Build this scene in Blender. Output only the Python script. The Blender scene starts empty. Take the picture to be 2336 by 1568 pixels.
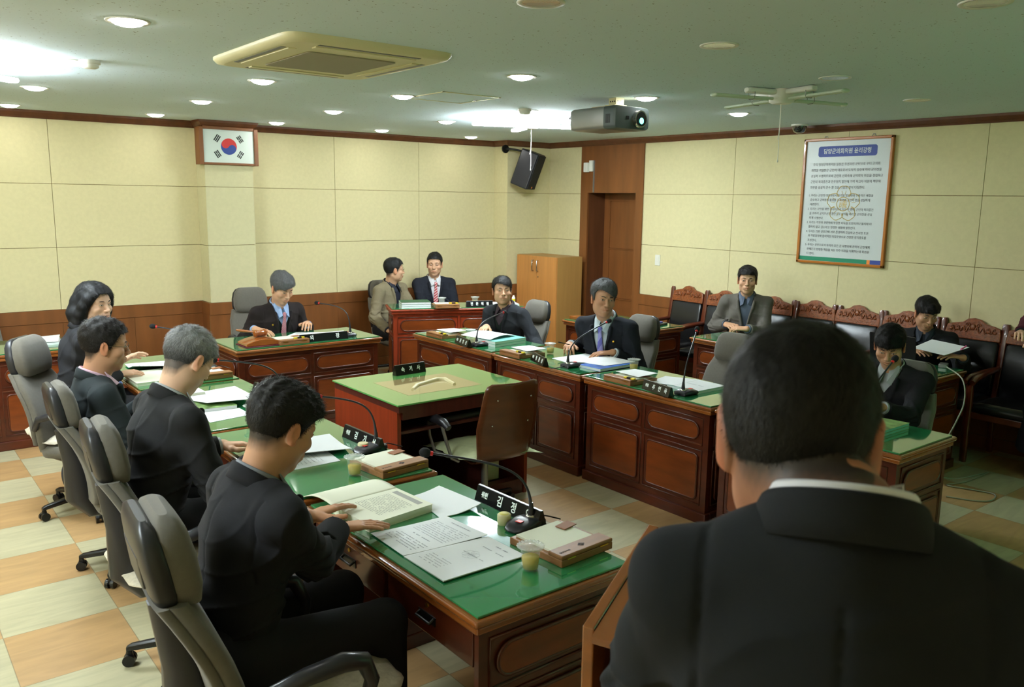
import bpy, bmesh, math, random, time
import numpy as np
from mathutils import Vector, Matrix
T0=time.time()
PI=math.pi
sc=bpy.context.scene
col=sc.collection
# ---------------- camera ----------------
H=1.95
CR=np.array([[0.78517465,-0.61911587,0.014011],[0.0944611,0.14209617,0.98533536],[-0.61202767,-0.77233686,0.17005268]])
FPX=1902.307
cam=bpy.data.cameras.new('camera'); co=bpy.data.objects.new('camera',cam); col.objects.link(co)
cam.sensor_width=23.6; cam.lens=FPX/2336*23.6; cam.clip_start=0.05; cam.clip_end=60
Mx=Matrix(((CR[0][0],CR[1][0],CR[2][0],0),(CR[0][1],CR[1][1],CR[2][1],0),(CR[0][2],CR[1][2],CR[2][2],H),(0,0,0,1)))
co.matrix_world=Mx; sc.camera=co
cam.dof.use_dof=True; cam.dof.focus_distance=4.6; cam.dof.aperture_fstop=5.0
def at(px,py,z):
    "point on the horizontal plane z seen at pixel (px,py)"
    d=CR.T@np.array([px-1168.,-(py-784.),-FPX]); t=(z-H)/d[2]
    return Vector((d[0]*t,d[1]*t,z))
# ---------------- world, exposure ----------------
w=bpy.data.worlds.new('world'); sc.world=w; w.use_nodes=True
w.node_tree.nodes['Background'].inputs[0].default_value=(0.5,0.55,0.5,1); w.node_tree.nodes['Background'].inputs[1].default_value=0.02
sc.view_settings.view_transform='Standard'; sc.view_settings.look='None'; sc.view_settings.gamma=1; sc.view_settings.use_curve_mapping=False
sc.view_settings.exposure=0.42
LAMP=17.0
LAMPCOL=(0.98,0.97,0.94)
TUBE=88.0
TUBECOL=(0.88,0.97,1.0)
try:
    sc.cycles.max_bounces=7; sc.cycles.diffuse_bounces=4; sc.cycles.glossy_bounces=3; sc.cycles.transmission_bounces=6; sc.cycles.transparent_max_bounces=8
    sc.cycles.sample_clamp_indirect=4.0; sc.cycles.caustics_reflective=False; sc.cycles.caustics_refractive=False
except Exception: pass
# projector beam thrown on the screen behind the photographer
sp=bpy.data.lights.new('projector_beam','SPOT'); so=bpy.data.objects.new('projector_beam',sp); col.objects.link(so)
so.location=(4.43,4.12,2.50); so.rotation_euler=(Vector((4.9,-0.4,1.55))-Vector((4.43,4.12,2.50))).to_track_quat('-Z','Y').to_euler()
sp.energy=700; sp.color=(0.05,1.0,0.45); sp.spot_size=math.radians(26); sp.spot_blend=0.2; sp.shadow_soft_size=0.02

# ---------------- materials ----------------
MATS={}
def lin(c):
    return tuple(((v/255)/12.92 if v/255<=0.04045 else ((v/255+0.055)/1.055)**2.4) for v in c)
def mat(name,c,rough=0.5,metal=0,coat=0,emit=None,es=0,trans=0,ior=1.45,sheen=0,spec=0.5,noise=None,bump=None,attr=False,alpha=1):
    if name in MATS: return MATS[name]
    m=bpy.data.materials.new(name); m.use_nodes=True; nt=m.node_tree; b=nt.nodes['Principled BSDF']
    L=nt.links
    b.inputs['Base Color'].default_value=(*c,1); b.inputs['Roughness'].default_value=rough; b.inputs['Metallic'].default_value=metal
    b.inputs['Coat Weight'].default_value=coat; b.inputs['Coat Roughness'].default_value=0.06
    b.inputs['Transmission Weight'].default_value=trans; b.inputs['IOR'].default_value=ior
    b.inputs['Sheen Weight'].default_value=sheen; b.inputs['Specular IOR Level'].default_value=spec
    b.inputs['Alpha'].default_value=alpha
    if emit: b.inputs['Emission Color'].default_value=(*emit,1); b.inputs['Emission Strength'].default_value=es
    tc=nt.nodes.new('ShaderNodeTexCoord')
    src=None
    if attr:
        a=nt.nodes.new('ShaderNodeAttribute'); a.attribute_name='Col'; src=a.outputs['Color']
        mx=nt.nodes.new('ShaderNodeMix'); mx.data_type='RGBA'; mx.blend_type='MULTIPLY'; mx.inputs[0].default_value=1
        mx.inputs[6].default_value=(*c,1); L.new(src,mx.inputs[7]); src=mx.outputs[2]; L.new(src,b.inputs['Base Color'])
    if noise: # (scale xyz, amount, detail)
        s,amt,det=noise
        mp=nt.nodes.new('ShaderNodeMapping'); mp.inputs['Scale'].default_value=s
        n=nt.nodes.new('ShaderNodeTexNoise'); n.inputs['Scale'].default_value=1; n.inputs['Detail'].default_value=det
        L.new(tc.outputs['Object'],mp.inputs[0]); L.new(mp.outputs[0],n.inputs[0])
        mr=nt.nodes.new('ShaderNodeMapRange'); mr.inputs[1].default_value=0.3; mr.inputs[2].default_value=0.7; mr.inputs[3].default_value=1-amt; mr.inputs[4].default_value=1+amt
        L.new(n.outputs['Fac'],mr.inputs[0])
        vm=nt.nodes.new('ShaderNodeVectorMath'); vm.operation='SCALE'
        if src is None: vm.inputs[0].default_value=c
        else: L.new(src,vm.inputs[0])
        L.new(mr.outputs[0],vm.inputs['Scale']); L.new(vm.outputs[0],b.inputs['Base Color'])
    if bump: # (scale xyz, strength, distance)
        s,st,di=bump
        mp=nt.nodes.new('ShaderNodeMapping'); mp.inputs['Scale'].default_value=s
        n=nt.nodes.new('ShaderNodeTexNoise'); n.inputs['Scale'].default_value=1; n.inputs['Detail'].default_value=4
        L.new(tc.outputs['Object'],mp.inputs[0]); L.new(mp.outputs[0],n.inputs[0])
        bp=nt.nodes.new('ShaderNodeBump'); bp.inputs['Strength'].default_value=st; bp.inputs['Distance'].default_value=di
        L.new(n.outputs['Fac'],bp.inputs['Height']); L.new(bp.outputs[0],b.inputs['Normal'])
    MATS[name]=m; return m
cWALL=lin((214,204,160)); 
M_wall=mat('wall_fabric',cWALL,0.9,noise=((30,30,30),0.03,3),bump=((220,220,220),0.25,0.002),spec=0.2)
M_pillar=mat('pillar_fabric',lin((206,200,160)),0.9,noise=((30,30,30),0.03,3),bump=((220,220,220),0.25,0.002),spec=0.2)
M_seam=mat('seam_dark',lin((140,115,70)),0.9)
M_wood=mat('trim_wood',lin((122,74,36)),0.42,noise=((9,9,1.2),0.18,5))
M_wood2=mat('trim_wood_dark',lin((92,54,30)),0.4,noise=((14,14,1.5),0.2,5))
M_cherry=mat('cherry_wood',lin((72,28,12)),0.3,coat=0.35,noise=((5,5,20),0.3,6))
M_panel=mat('cherry_panel',lin((108,50,16)),0.32,coat=0.3,noise=((4,4,18),0.28,6))
M_edge=mat('polished_edge',lin((126,70,26)),0.18,coat=1.0,noise=((3,3,12),0.25,5))
M_red=mat('red_veneer',lin((132,48,22)),0.35,noise=((30,30,3),0.2,5))
M_redd=mat('red_veneer_dark',lin((74,32,24)),0.35,noise=((30,30,3),0.2,5))
M_beech=mat('beech_laminate',lin((196,134,72)),0.4,noise=((26,26,1.5),0.10,5))
M_beech2=mat('beech_laminate_side',lin((170,128,72)),0.45,noise=((26,26,1.5),0.06,4))
M_green=mat('green_felt_under_glass',lin((36,122,72)),0.035,spec=0.75,coat=1.0)
M_green2=mat('pale_green_glass',lin((92,158,84)),0.03,spec=0.7,coat=1.0)
M_white=mat('white_plastic',lin((225,225,215)),0.4)
M_cream=mat('cream_plastic',lin((212,204,160)),0.45)
M_grille=mat('grille_gray',lin((150,142,120)),0.7)
M_black=mat('black_plastic',lin((16,16,18)),0.35)
M_dark=mat('dark_plastic',lin((38,38,44)),0.3)
M_dgray=mat('charcoal_shell',lin((34,34,38)),0.38)
M_fabric=mat('gray_fabric',lin((96,92,84)),0.9,sheen=0.2,bump=((400,400,400),0.3,0.001),noise=((60,60,60),0.05,2))
M_leather=mat('black_leather',lin((20,20,22)),0.28,bump=((70,70,70),0.25,0.002))
M_rose=mat('rosewood',lin((88,36,18)),0.28,coat=0.5,noise=((8,8,8),0.3,4))
M_rose2=mat('rosewood_carved',lin((128,66,28)),0.35,coat=0.3,noise=((60,60,60),0.4,3),bump=((90,90,90),0.7,0.006))
M_paper=mat('paper',lin((226,230,232)),0.7)
M_paper2=mat('cream_paper',lin((228,230,210)),0.7)
M_ink=mat('ink',lin((70,72,80)),0.8)
M_print=mat('pale_print',lin((168,172,178)),0.8)
M_plate=mat('nameplate_black',lin((10,10,11)),0.25)
M_letter=mat('white_lettering',lin((235,245,240)),0.5)
M_gold=mat('gold',lin((220,180,70)),0.3,metal=1)
M_steel=mat('steel',lin((190,190,190)),0.25,metal=1)
M_alu=mat('gray_metal',lin((150,152,150)),0.35,metal=0.7)
M_chrome=mat('chrome_ring',lin((210,205,200)),0.15,metal=1)
M_yellow=mat('yellow_card',lin((222,200,40)),0.5)
M_cup=mat('clear_plastic',(0.7,0.74,0.7),0.05,alpha=.12,spec=1.0)
M_lid=mat('frosted_lid',(0.85,0.9,0.88),0.10,alpha=.36,spec=1.0)
M_tea=mat('green_tea',lin((205,178,62)),0.05,alpha=.78)
M_brownbox=mat('walnut_box',lin((142,98,60)),0.45,noise=((4,40,40),0.15,4))
M_cushion=mat('green_brocade',lin((196,206,164)),0.85,noise=((24,24,24),0.08,3),bump=((30,30,30),0.4,0.004))
M_ply=mat('walnut_plywood',lin((92,50,26)),0.3,coat=0.3,noise=((3,3,14),0.25,5))
M_lens=mat('lens_glow',(0.02,0.2,0.15),0.1,emit=(0.1,1.0,0.75),es=6)
M_tealbook=mat('teal_cover',lin((120,190,180)),0.4)
M_coverg=mat('landscape_cover',lin((120,150,90)),0.4,noise=((18,18,18),0.6,3))
M_coverb=mat('blue_cover',lin((70,110,190)),0.35,noise=((12,12,12),0.5,3))
M_cable=mat('gray_cable',lin((150,155,140)),0.5)
M_maroon=mat('maroon_cloth',lin((96,20,40)),0.8)
M_gavel=mat('gavel_wood',lin((150,84,36)),0.25,coat=0.7)
M_leath2=mat('brown_leather_tab',lin((150,96,62)),0.6)
M_pink=mat('pink_pen',lin((240,90,170)),0.4)
M_redp=mat('red_plastic',lin((220,40,40)),0.4)
M_blue=mat('poster_blue',lin((44,68,150)),0.5)
M_pgreen=mat('poster_green',lin((20,130,96)),0.5)
M_orange=mat('poster_orange',lin((236,140,50)),0.5)
M_pgold=mat('poster_gold',lin((206,176,90)),0.5)
M_pwhite=mat('poster_white',lin((206,214,214)),0.35)
M_frame=mat('gilt_wood',lin((176,104,28)),0.3,coat=0.5)
M_flagred=mat('flag_red',lin((200,40,34)),0.4)
M_flagblue=mat('flag_blue',lin((30,62,140)),0.4)
M_flagw=mat('flag_white',lin((210,222,214)),0.35)
M_flagk=mat('flag_black',lin((18,20,18)),0.4)
M_lamp=mat('lamp_glow',(1,1,1),0.5,emit=LAMPCOL,es=LAMP*2.2)
M_tube=mat('tube_glow',(1,1,1),0.5,emit=TUBECOL,es=TUBE*2.2)
M_tubeoff=mat('tube_unlit',lin((196,210,190)),0.3)
M_refl=mat('lamp_reflector',lin((190,196,190)),0.25,metal=0.6)
M_screen=mat('screen_white',(0.8,0.8,0.8),0.8)
M_glassdome=mat('smoked_dome',lin((30,32,36)),0.05,spec=1.0,coat=1.0)

# floor: checkered vinyl
def floor_mat():
    m=bpy.data.materials.new('checker_tiles'); m.use_nodes=True; nt=m.node_tree; L=nt.links; b=nt.nodes['Principled BSDF']
    tc=nt.nodes.new('ShaderNodeTexCoord'); mp=nt.nodes.new('ShaderNodeMapping'); P=0.4735
    mp.inputs['Location'].default_value=(-0.841/P,-4.065/P,0.5); mp.inputs['Scale'].default_value=(1/P,1/P,0)
    L.new(tc.outputs['Object'],mp.inputs[0])
    ck=nt.nodes.new('ShaderNodeTexChecker'); ck.inputs['Scale'].default_value=1
    L.new(mp.outputs[0],ck.inputs[0])
    n=nt.nodes.new('ShaderNodeTexNoise'); n.inputs['Scale'].default_value=1; n.inputs['Detail'].default_value=6; n.inputs['Distortion'].default_value=1.2
    mp2=nt.nodes.new('ShaderNodeMapping'); mp2.inputs['Scale'].default_value=(3,14,1); L.new(tc.outputs['Object'],mp2.inputs[0]); L.new(mp2.outputs[0],n.inputs[0])
    r1=nt.nodes.new('ShaderNodeMix'); r1.data_type='RGBA'; r1.inputs[6].default_value=(*lin((176,142,98)),1); r1.inputs[7].default_value=(*lin((178,172,140)),1)
    L.new(ck.outputs['Fac'],r1.inputs[0])
    mr=nt.nodes.new('ShaderNodeMapRange'); mr.inputs[1].default_value=0.3; mr.inputs[2].default_value=0.7; mr.inputs[3].default_value=0.86; mr.inputs[4].default_value=1.1; L.new(n.outputs['Fac'],mr.inputs[0])
    # seams
    sx=nt.nodes.new('ShaderNodeSeparateXYZ'); L.new(mp.outputs[0],sx.inputs[0]); mn=[]
    for ax in (0,1):
        f=nt.nodes.new('ShaderNodeMath'); f.operation='PINGPONG'; f.inputs[1].default_value=0.5; L.new(sx.outputs[ax],f.inputs[0])
        g=nt.nodes.new('ShaderNodeMath'); g.operation='GREATER_THAN'; g.inputs[1].default_value=0.004; L.new(f.outputs[0],g.inputs[0]); mn.append(g)
    mu=nt.nodes.new('ShaderNodeMath'); mu.operation='MULTIPLY'; L.new(mn[0].outputs[0],mu.inputs[0]); L.new(mn[1].outputs[0],mu.inputs[1])
    m2=nt.nodes.new('ShaderNodeMapRange'); m2.inputs[3].default_value=0.6; m2.inputs[4].default_value=1; L.new(mu.outputs[0],m2.inputs[0])
    mm=nt.nodes.new('ShaderNodeMath'); mm.operation='MULTIPLY'; L.new(mr.outputs[0],mm.inputs[0]); L.new(m2.outputs[0],mm.inputs[1])
    vm=nt.nodes.new('ShaderNodeVectorMath'); vm.operation='SCALE'; L.new(r1.outputs[2],vm.inputs[0]); L.new(mm.outputs[0],vm.inputs['Scale'])
    L.new(vm.outputs[0],b.inputs['Base Color']); b.inputs['Roughness'].default_value=0.32; b.inputs['Specular IOR Level'].default_value=0.35
    return m
def ceil_mat():
    m=bpy.data.materials.new('speckled_ceiling'); m.use_nodes=True; nt=m.node_tree; L=nt.links; b=nt.nodes['Principled BSDF']
    tc=nt.nodes.new('ShaderNodeTexCoord'); v=nt.nodes.new('ShaderNodeTexNoise'); v.inputs['Scale'].default_value=70; v.inputs['Detail'].default_value=3
    L.new(tc.outputs['Object'],v.inputs[0]); cr=nt.nodes.new('ShaderNodeValToRGB'); cr.color_ramp.elements[0].position=0.27; cr.color_ramp.elements[0].color=(0.17,0.18,0.15,1)
    cr.color_ramp.elements[1].position=0.32; cr.color_ramp.elements[1].color=(*lin((214,230,238)),1); L.new(v.outputs['Fac'],cr.inputs[0]); L.new(cr.outputs[0],b.inputs['Base Color'])
    b.inputs['Roughness'].default_value=0.95; b.inputs['Specular IOR Level'].default_value=0.1
    return m

# ---------------- mesh helpers ----------------
def tag(o,label=None,cat=None,group=None,kind=None):
    if label: o['label']=label
    if cat: o['category']=cat
    if group: o['group']=group
    if kind: o['kind']=kind
    return o
def thing(name,label,cat,loc=(0,0,0),rz=0,group=None):
    o=bpy.data.objects.new(name,None); col.objects.link(o); o.location=loc; o.rotation_euler=(0,0,rz); o.empty_display_size=0.1
    return tag(o,label,cat,group)
class MB:
    def __init__(s): s.v=[]; s.f=[]; s.mi=[]; s.M=Matrix(); s.m=0; s.sm=[]
    def add(s,vs,fs,smooth=False):
        n=len(s.v); s.v+= [tuple(s.M@Vector(p)) for p in vs]; s.f+=[tuple(i+n for i in f) for f in fs]; s.mi+=[s.m]*len(fs); s.sm+=[smooth]*len(fs); return s
    def box(s,a,b):
        x0,y0,z0=a; x1,y1,z1=b
        return s.add([(x0,y0,z0),(x1,y0,z0),(x1,y1,z0),(x0,y1,z0),(x0,y0,z1),(x1,y0,z1),(x1,y1,z1),(x0,y1,z1)],[(0,3,2,1),(4,5,6,7),(0,1,5,4),(1,2,6,5),(2,3,7,6),(3,0,4,7)])
    def cyl(s,a,b,ra,rb=None,n=16,cap=True,smooth=True):
        rb=ra if rb is None else rb; a=Vector(a); b=Vector(b); d=(b-a).normalized(); u=d.orthogonal().normalized(); v=d.cross(u)
        vs=[]; 
        for c,r in ((a,ra),(b,rb)):
            for i in range(n): t=2*PI*i/n; vs.append(c+u*r*math.cos(t)+v*r*math.sin(t))
        fs=[(i,(i+1)%n,n+(i+1)%n,n+i) for i in range(n)]
        s.add(vs,fs,smooth)
        if cap: s.add(vs,[tuple(range(n))[::-1],tuple(range(n,2*n))])
        return s
    def tube(s,pts,r,n=8,closed=False,flat=None):
        P=[Vector(p) for p in pts]; N=len(P); R=r if hasattr(r,'__len__') else [r]*N; vs=[]; up=None
        for i in range(N):
            if closed: d=(P[(i+1)%N]-P[i-1])
            else: d=P[min(i+1,N-1)]-P[max(i-1,0)]
            d.normalize()
            if up is None: up=d.orthogonal().normalized() if flat is None else Vector(flat)
            u=(up-d*up.dot(d)).normalized(); up=u if flat is None else Vector(flat); v=d.cross(u)
            for k in range(n): t=2*PI*k/n; vs.append(P[i]+u*R[i]*math.cos(t)+v*R[i]*math.sin(t))
        fs=[]; rng=N if closed else N-1
        for i in range(rng):
            j=(i+1)%N
            for k in range(n): fs.append((i*n+k,i*n+(k+1)%n,j*n+(k+1)%n,j*n+k))
        s.add(vs,fs,True)
        if not closed: s.add(vs,[tuple(range(n))[::-1],tuple(range((N-1)*n,N*n))])
        return s
    def lathe(s,prof,c=(0,0,0),n=24,cap=True):
        vs=[];fs=[]; c=Vector(c)
        for r,z in prof:
            for k in range(n): t=2*PI*k/n; vs.append(c+Vector((r*math.cos(t),r*math.sin(t),z)))
        for i in range(len(prof)-1):
            for k in range(n): fs.append((i*n+k,i*n+(k+1)%n,(i+1)*n+(k+1)%n,(i+1)*n+k))
        s.add(vs,fs,True)
        if cap: s.add(vs,[tuple(range(n))[::-1],tuple(range((len(prof)-1)*n,len(prof)*n))])
        return s
    def prism(s,pts,z0,z1,plane='xy'):
        n=len(pts)
        def q(x,y,z): return {'xy':(x,y,z),'xz':(x,z,y),'yz':(z,x,y)}[plane]
        vs=[q(x,y,z0) for x,y in pts]+[q(x,y,z1) for x,y in pts]
        return s.add(vs,[tuple(range(n))[::-1],tuple(range(n,2*n))]+[(i,(i+1)%n,n+(i+1)%n,n+i) for i in range(n)])
    def ell(s,c,r,n=16,m=10):
        prof=[]; vs=[];fs=[]; c=Vector(c)
        for i in range(m+1):
            a=-PI/2+PI*i/m
            for k in range(n): t=2*PI*k/n; vs.append(c+Vector((r[0]*math.cos(a)*math.cos(t),r[1]*math.cos(a)*math.sin(t),r[2]*math.sin(a))))
        for i in range(m):
            for k in range(n): fs.append((i*n+k,i*n+(k+1)%n,(i+1)*n+(k+1)%n,(i+1)*n+k))
        return s.add(vs,fs,True)
    def loft(s,rings,n=28,e=4.0):
        # rings: (center, u vec, v vec, e) superellipse
        vs=[]
        for R in rings:
            c,u,v=Vector(R[0]),Vector(R[1]),Vector(R[2]); ee=R[3] if len(R)>3 else e
            for k in range(n):
                t=2*PI*k/n; ct,st=math.cos(t),math.sin(t)
                vs.append(c+u*math.copysign(abs(ct)**(2/ee),ct)+v*math.copysign(abs(st)**(2/ee),st))
        fs=[]
        for i in range(len(rings)-1):
            for k in range(n): fs.append((i*n+k,i*n+(k+1)%n,(i+1)*n+(k+1)%n,(i+1)*n+k))
        s.add(vs,fs,True); s.add(vs,[tuple(range(n))[::-1],tuple(range((len(rings)-1)*n,len(rings)*n))],True); return s
    def build(s,name,m,parent=None,label=None,bevel=0,seg=2,auto=False,loc=None):
        me=bpy.data.meshes.new(name); me.from_pydata(s.v,[],s.f)
        ms=m if isinstance(m,(list,tuple)) else [m]
        for x in ms: me.materials.append(x)
        me.polygons.foreach_set('material_index',s.mi); me.polygons.foreach_set('use_smooth',s.sm); 
        bm=bmesh.new(); bm.from_mesh(me); bmesh.ops.recalc_face_normals(bm,faces=bm.faces[:]); bm.to_mesh(me); bm.free(); me.update()
        o=bpy.data.objects.new(name,me); col.objects.link(o)
        if parent: o.parent=parent
        if loc is not None: o.location=loc
        if label: o['label']=label
        if bevel:
            b=o.modifiers.new('bevel','BEVEL'); b.width=bevel; b.segments=seg; b.limit_method='ANGLE'; b.angle_limit=math.radians(40)
        return o
def rrect(x0,y0,x1,y1,r,n=5):
    P=[]
    for cx,cy,a in ((x1-r,y1-r,0),(x0+r,y1-r,90),(x0+r,y0+r,180),(x1-r,y0+r,270)):
        for i in range(n+1): t=math.radians(a+90*i/n); P.append((cx+r*math.cos(t),cy+r*math.sin(t)))
    return P
def copy_tree(o,parent=None):
    c=o.copy(); col.objects.link(c); c.parent=parent
    for ch in [x for x in KIDS.get(o.name,[])]: copy_tree(ch,c)
    return c
KIDS={}
def index_kids(root):
    ch=[x for x in col.objects if x.parent==root]; KIDS[root.name]=ch
    for c in ch: index_kids(c)
def text(s,size,m,M,parent,name='lettering',align='CENTER',ext=0.0008,off=0.0,sx=1.0,space=1.0):
    c=bpy.data.curves.new(name,'FONT'); c.body=s; c.size=size; c.align_x=align; c.align_y='CENTER'; c.extrude=ext; c.offset=off; c.space_character=space; c.resolution_u=3
    o=bpy.data.objects.new(name,c); col.objects.link(o); bpy.context.view_layer.update()
    me=bpy.data.meshes.new_from_object(o.evaluated_get(bpy.context.evaluated_depsgraph_get())); bpy.data.objects.remove(o)
    me.materials.clear(); me.materials.append(m)
    o=bpy.data.objects.new(name,me); col.objects.link(o); o.parent=parent; o.matrix_local=M@Matrix.Diagonal((sx,1,1,1)); return o
# ================= ROOM =================
YB=8.561; XR=7.149; HC=2.665; XL=-2.2; YF=-0.55
def struct(o,label=None):
    o['kind']='structure'
    if label: o['label']=label
    return o
fm=floor_mat()
struct(MB().box((XL-0.2,YF-0.2,-0.1),(XR+0.6,YB+0.2,0)).build('floor',fm),'cream and tan checkered vinyl tile floor')
struct(MB().box((XL-0.2,YF-0.2,HC),(XR+0.6,YB+0.2,HC+0.1)).build('ceiling',ceil_mat()),'pale speckled tile ceiling')
Z0,Z1,Z2,ZC=0.893,1.462,2.033,2.60
def wallpanels(mb,ax,pos,sgn,a,b,seams,zs=(Z0,Z1,Z2,ZC),zw=True):
    "upholstered panels on a wall; ax=0: wall plane x=pos, ax=1: plane y=pos; sgn direction into the wall"
    cuts=sorted([a,b]+[s for s in seams if a<s<b]); g=0.0022
    for i in range(len(cuts)-1):
        for j in range(len(zs)-1):
            u0,u1=cuts[i]+g,cuts[i+1]-g; w0,w1=zs[j]+g,zs[j+1]-g
            if ax==1: mb.box((u0,min(pos,pos+sgn*.012),w0),(u1,max(pos,pos+sgn*.012),w1))
            else: mb.box((min(pos,pos+sgn*.012),u0,w0),(max(pos,pos+sgn*.012),u1,w1))
# back wall
sb=[1.475-1.2*k for k in range(-1,4)]+[1.475+1.17*0,4.26,5.345]
sb=[-2.0,-0.9,0.3,1.475,4.26,5.345]
mb=MB(); mb.m=1; mb.box((XL-0.2,YB+0.012,0),(XR+0.6,YB+0.2,HC)); mb.m=0; wallpanels(mb,1,YB,1,XL,XR,sb)
struct(mb.build('wall_back',[M_wall,M_seam]),'cream upholstered panel wall at the far end')
sr=[6.64,5.41,4.18,2.99,1.8,0.6,-0.6]
DY0,DY1=6.649,7.685; OY0,OY1=6.76,7.56; OZ=2.045
mb=MB(); mb.m=1; mb.box((XR+0.012,YF-0.2,0),(XR+0.2,DY0,HC)); mb.box((XR+0.012,DY1,0),(XR+0.2,YB+0.2,HC)); mb.m=0
wallpanels(mb,0,XR,1,YF,DY0,sr); wallpanels(mb,0,XR,1,DY1,YB,[8.3])
struct(mb.build('wall_right',[M_wall,M_seam]),'cream upholstered panel wall on the right')
mb=MB(); mb.box((XL-0.2,YF-0.2,0),(XL,YB+0.2,HC)); struct(mb.build('wall_left',M_wall),'cream wall on the left')
mb=MB(); mb.box((XL-0.2,YF-0.2,0),(XR+0.6,YF,HC)); struct(mb.build('wall_front',M_wall),'cream wall behind the photographer')
# projection screen on the front wall
s=thing('projection_screen','white roll-down projection screen on the wall behind the photographer','screen',(4.9,YF+0.06,1.1))
MB().box((-1.0,-0.01,0),(1.0,0.0,1.30)).build('screen_surface',M_screen,s); MB().box((-1.05,-0.03,1.30),(1.05,0.05,1.38)).build('housing',M_white,s)
# corner pillar + flag pillar
mb=MB(); mb.m=1; PX0,PY=6.46,8.29; mb.box((PX0+.01,PY+.01,0),(XR,YB,HC)); mb.m=0
wallpanels(mb,1,PY,1,PX0,XR,[]); wallpanels(mb,0,PX0,1,PY,YB,[])
struct(mb.build('wall_pillar_corner',[M_wall,M_seam]),'cream panelled pillar in the far right corner')
FX0,FX1,FY=2.765,3.245,8.32
mb=MB(); mb.m=1; mb.box((FX0+.01,FY+.01,0),(FX1-.01,YB,HC)); mb.m=0
wallpanels(mb,1,FY,1,FX0,FX1,[]); wallpanels(mb,0,FX0,1,FY,YB,[]); wallpanels(mb,0,FX1,-1,FY,YB,[])
struct(mb.build('wall_pillar_flag',[M_pillar,M_seam]),'cream panelled pillar under the framed flag')
# wainscot
def wains(mb,p,q,n,seams):
    # p,q 2d ends along wall; n 2d normal into the room
    p=Vector(p);q=Vector(q);n=Vector(n);L=(q-p).length;d=(q-p)/L
    def seg(t0,t1,z0,z1,th):
        a=p+d*t0;b=p+d*t1; c=b+n*th; e=a+n*th
        mb.add([(a.x,a.y,z0),(b.x,b.y,z0),(c.x,c.y,z0),(e.x,e.y,z0),(a.x,a.y,z1),(b.x,b.y,z1),(c.x,c.y,z1),(e.x,e.y,z1)],[(0,3,2,1),(4,5,6,7),(0,1,5,4),(1,2,6,5),(2,3,7,6),(3,0,4,7)])
    mb.m=0; seg(0,L,0.775,Z0,0.02); seg(0,L,0,0.10,0.02)
    c=[0]+[s for s in seams if 0<s<L]+[L]
    mb.m=0
    for i in range(len(c)-1): seg(c[i]+.0015,c[i+1]-.0015,0.104,0.771,0.012)
    mb.m=1; seg(0,L,0.1,0.775,0.006)
def rel(a,S): return sorted([s-a for s in S])
mb=MB(); wains(mb,(XL,YB),(FX0,YB),(0,-1),rel(XL,[-0.9,0.3,1.475,2.1]))
wains(mb,(FX0,YB),(FX0,FY),(-1,0),[]); wains(mb,(FX0-.02,FY),(FX1+.02,FY),(0,-1),[]); wains(mb,(FX1,YB),(FX1,FY),(1,0),[])
wains(mb,(FX1,YB),(PX0,YB),(0,-1),rel(FX1,[4.26,5.345])); wains(mb,(PX0,YB),(PX0,PY),(-1,0),[]); wains(mb,(PX0-.02,PY),(XR,PY),(0,-1),[])
struct(mb.build('trim_1',[M_wood,M_seam]),'brown wood wainscot along the far wall')
mb=MB(); wains(mb,(XR,YF),(XR,DY0),(-1,0),rel(YF,[0.6,1.8,2.99,4.18,5.41])); wains(mb,(XR,DY1),(XR,PY),(-1,0),[])
struct(mb.build('trim_2',[M_wood,M_seam]),'brown wood wainscot along the right wall')
# crown
def crown(mb,pts):
    prof=[(0,ZC-0.002),(0.016,ZC-0.002),(0.022,ZC+.012),(0.03,ZC+.02),(0.048,ZC+.045),(0.052,HC),(0,HC)]
    P=[Vector(p) for p in pts]; N=len(P); rings=[]
    for i in range(N):
        d0=(P[i]-P[i-1]).normalized() if i>0 else (P[1]-P[0]).normalized(); d1=(P[i+1]-P[i]).normalized() if i<N-1 else d0
        n0=Vector((d0.y,-d0.x)); n1=Vector((d1.y,-d1.x)); b=(n0+n1); b=b/ b.dot(n0) if b.length>1e-6 else n0
        rings.append([(P[i].x+b.x*o,P[i].y+b.y*o,z) for o,z in prof])
    k=len(prof); vs=[v for r in rings for v in r]; fs=[]
    for i in range(N-1):
        for j in range(k-1): fs.append((i*k+j,i*k+j+1,(i+1)*k+j+1,(i+1)*k+j))
    mb.add(vs,fs)
mb=MB(); crown(mb,[(XL,YB),(FX0,YB),(FX0,FY),(FX1,FY),(FX1,YB),(PX0,YB),(PX0,PY),(XR,PY),(XR,YF)])
struct(mb.build('trim_3',M_wood2),'dark wood crown moulding')
# door surround
RD=0.30
mb=MB(); mb.box((XR-.012,DY0,0),(XR+.012,OY0,ZC)); mb.box((XR-.012,OY1,0),(XR+.012,DY1,ZC)); mb.box((XR-.012,OY0,OZ),(XR+.012,OY1,ZC))
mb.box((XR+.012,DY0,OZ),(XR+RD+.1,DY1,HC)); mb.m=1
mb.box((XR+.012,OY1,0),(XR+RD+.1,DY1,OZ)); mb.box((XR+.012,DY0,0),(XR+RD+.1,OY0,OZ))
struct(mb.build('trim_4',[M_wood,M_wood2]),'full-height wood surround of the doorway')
d=struct(MB().box((XR+RD,OY0,0),(XR+RD+.05,OY1,OZ)).build('door_1',M_wood),'recessed brown wood door')
dx=XR+RD
mb=MB(); mb.box((dx-.014,OY0,0),(dx,OY0+.10,OZ)); mb.box((dx-.014,OY1-.10,0),(dx,OY1,OZ))
for a,b in ((0,0.12),(0.745,0.757),(1.36,1.372),(1.95,OZ)): mb.box((dx-.014,OY0+.10,a),(dx,OY1-.10,b))
mb.build('door_frame',M_wood,d)
mb=MB()
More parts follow.
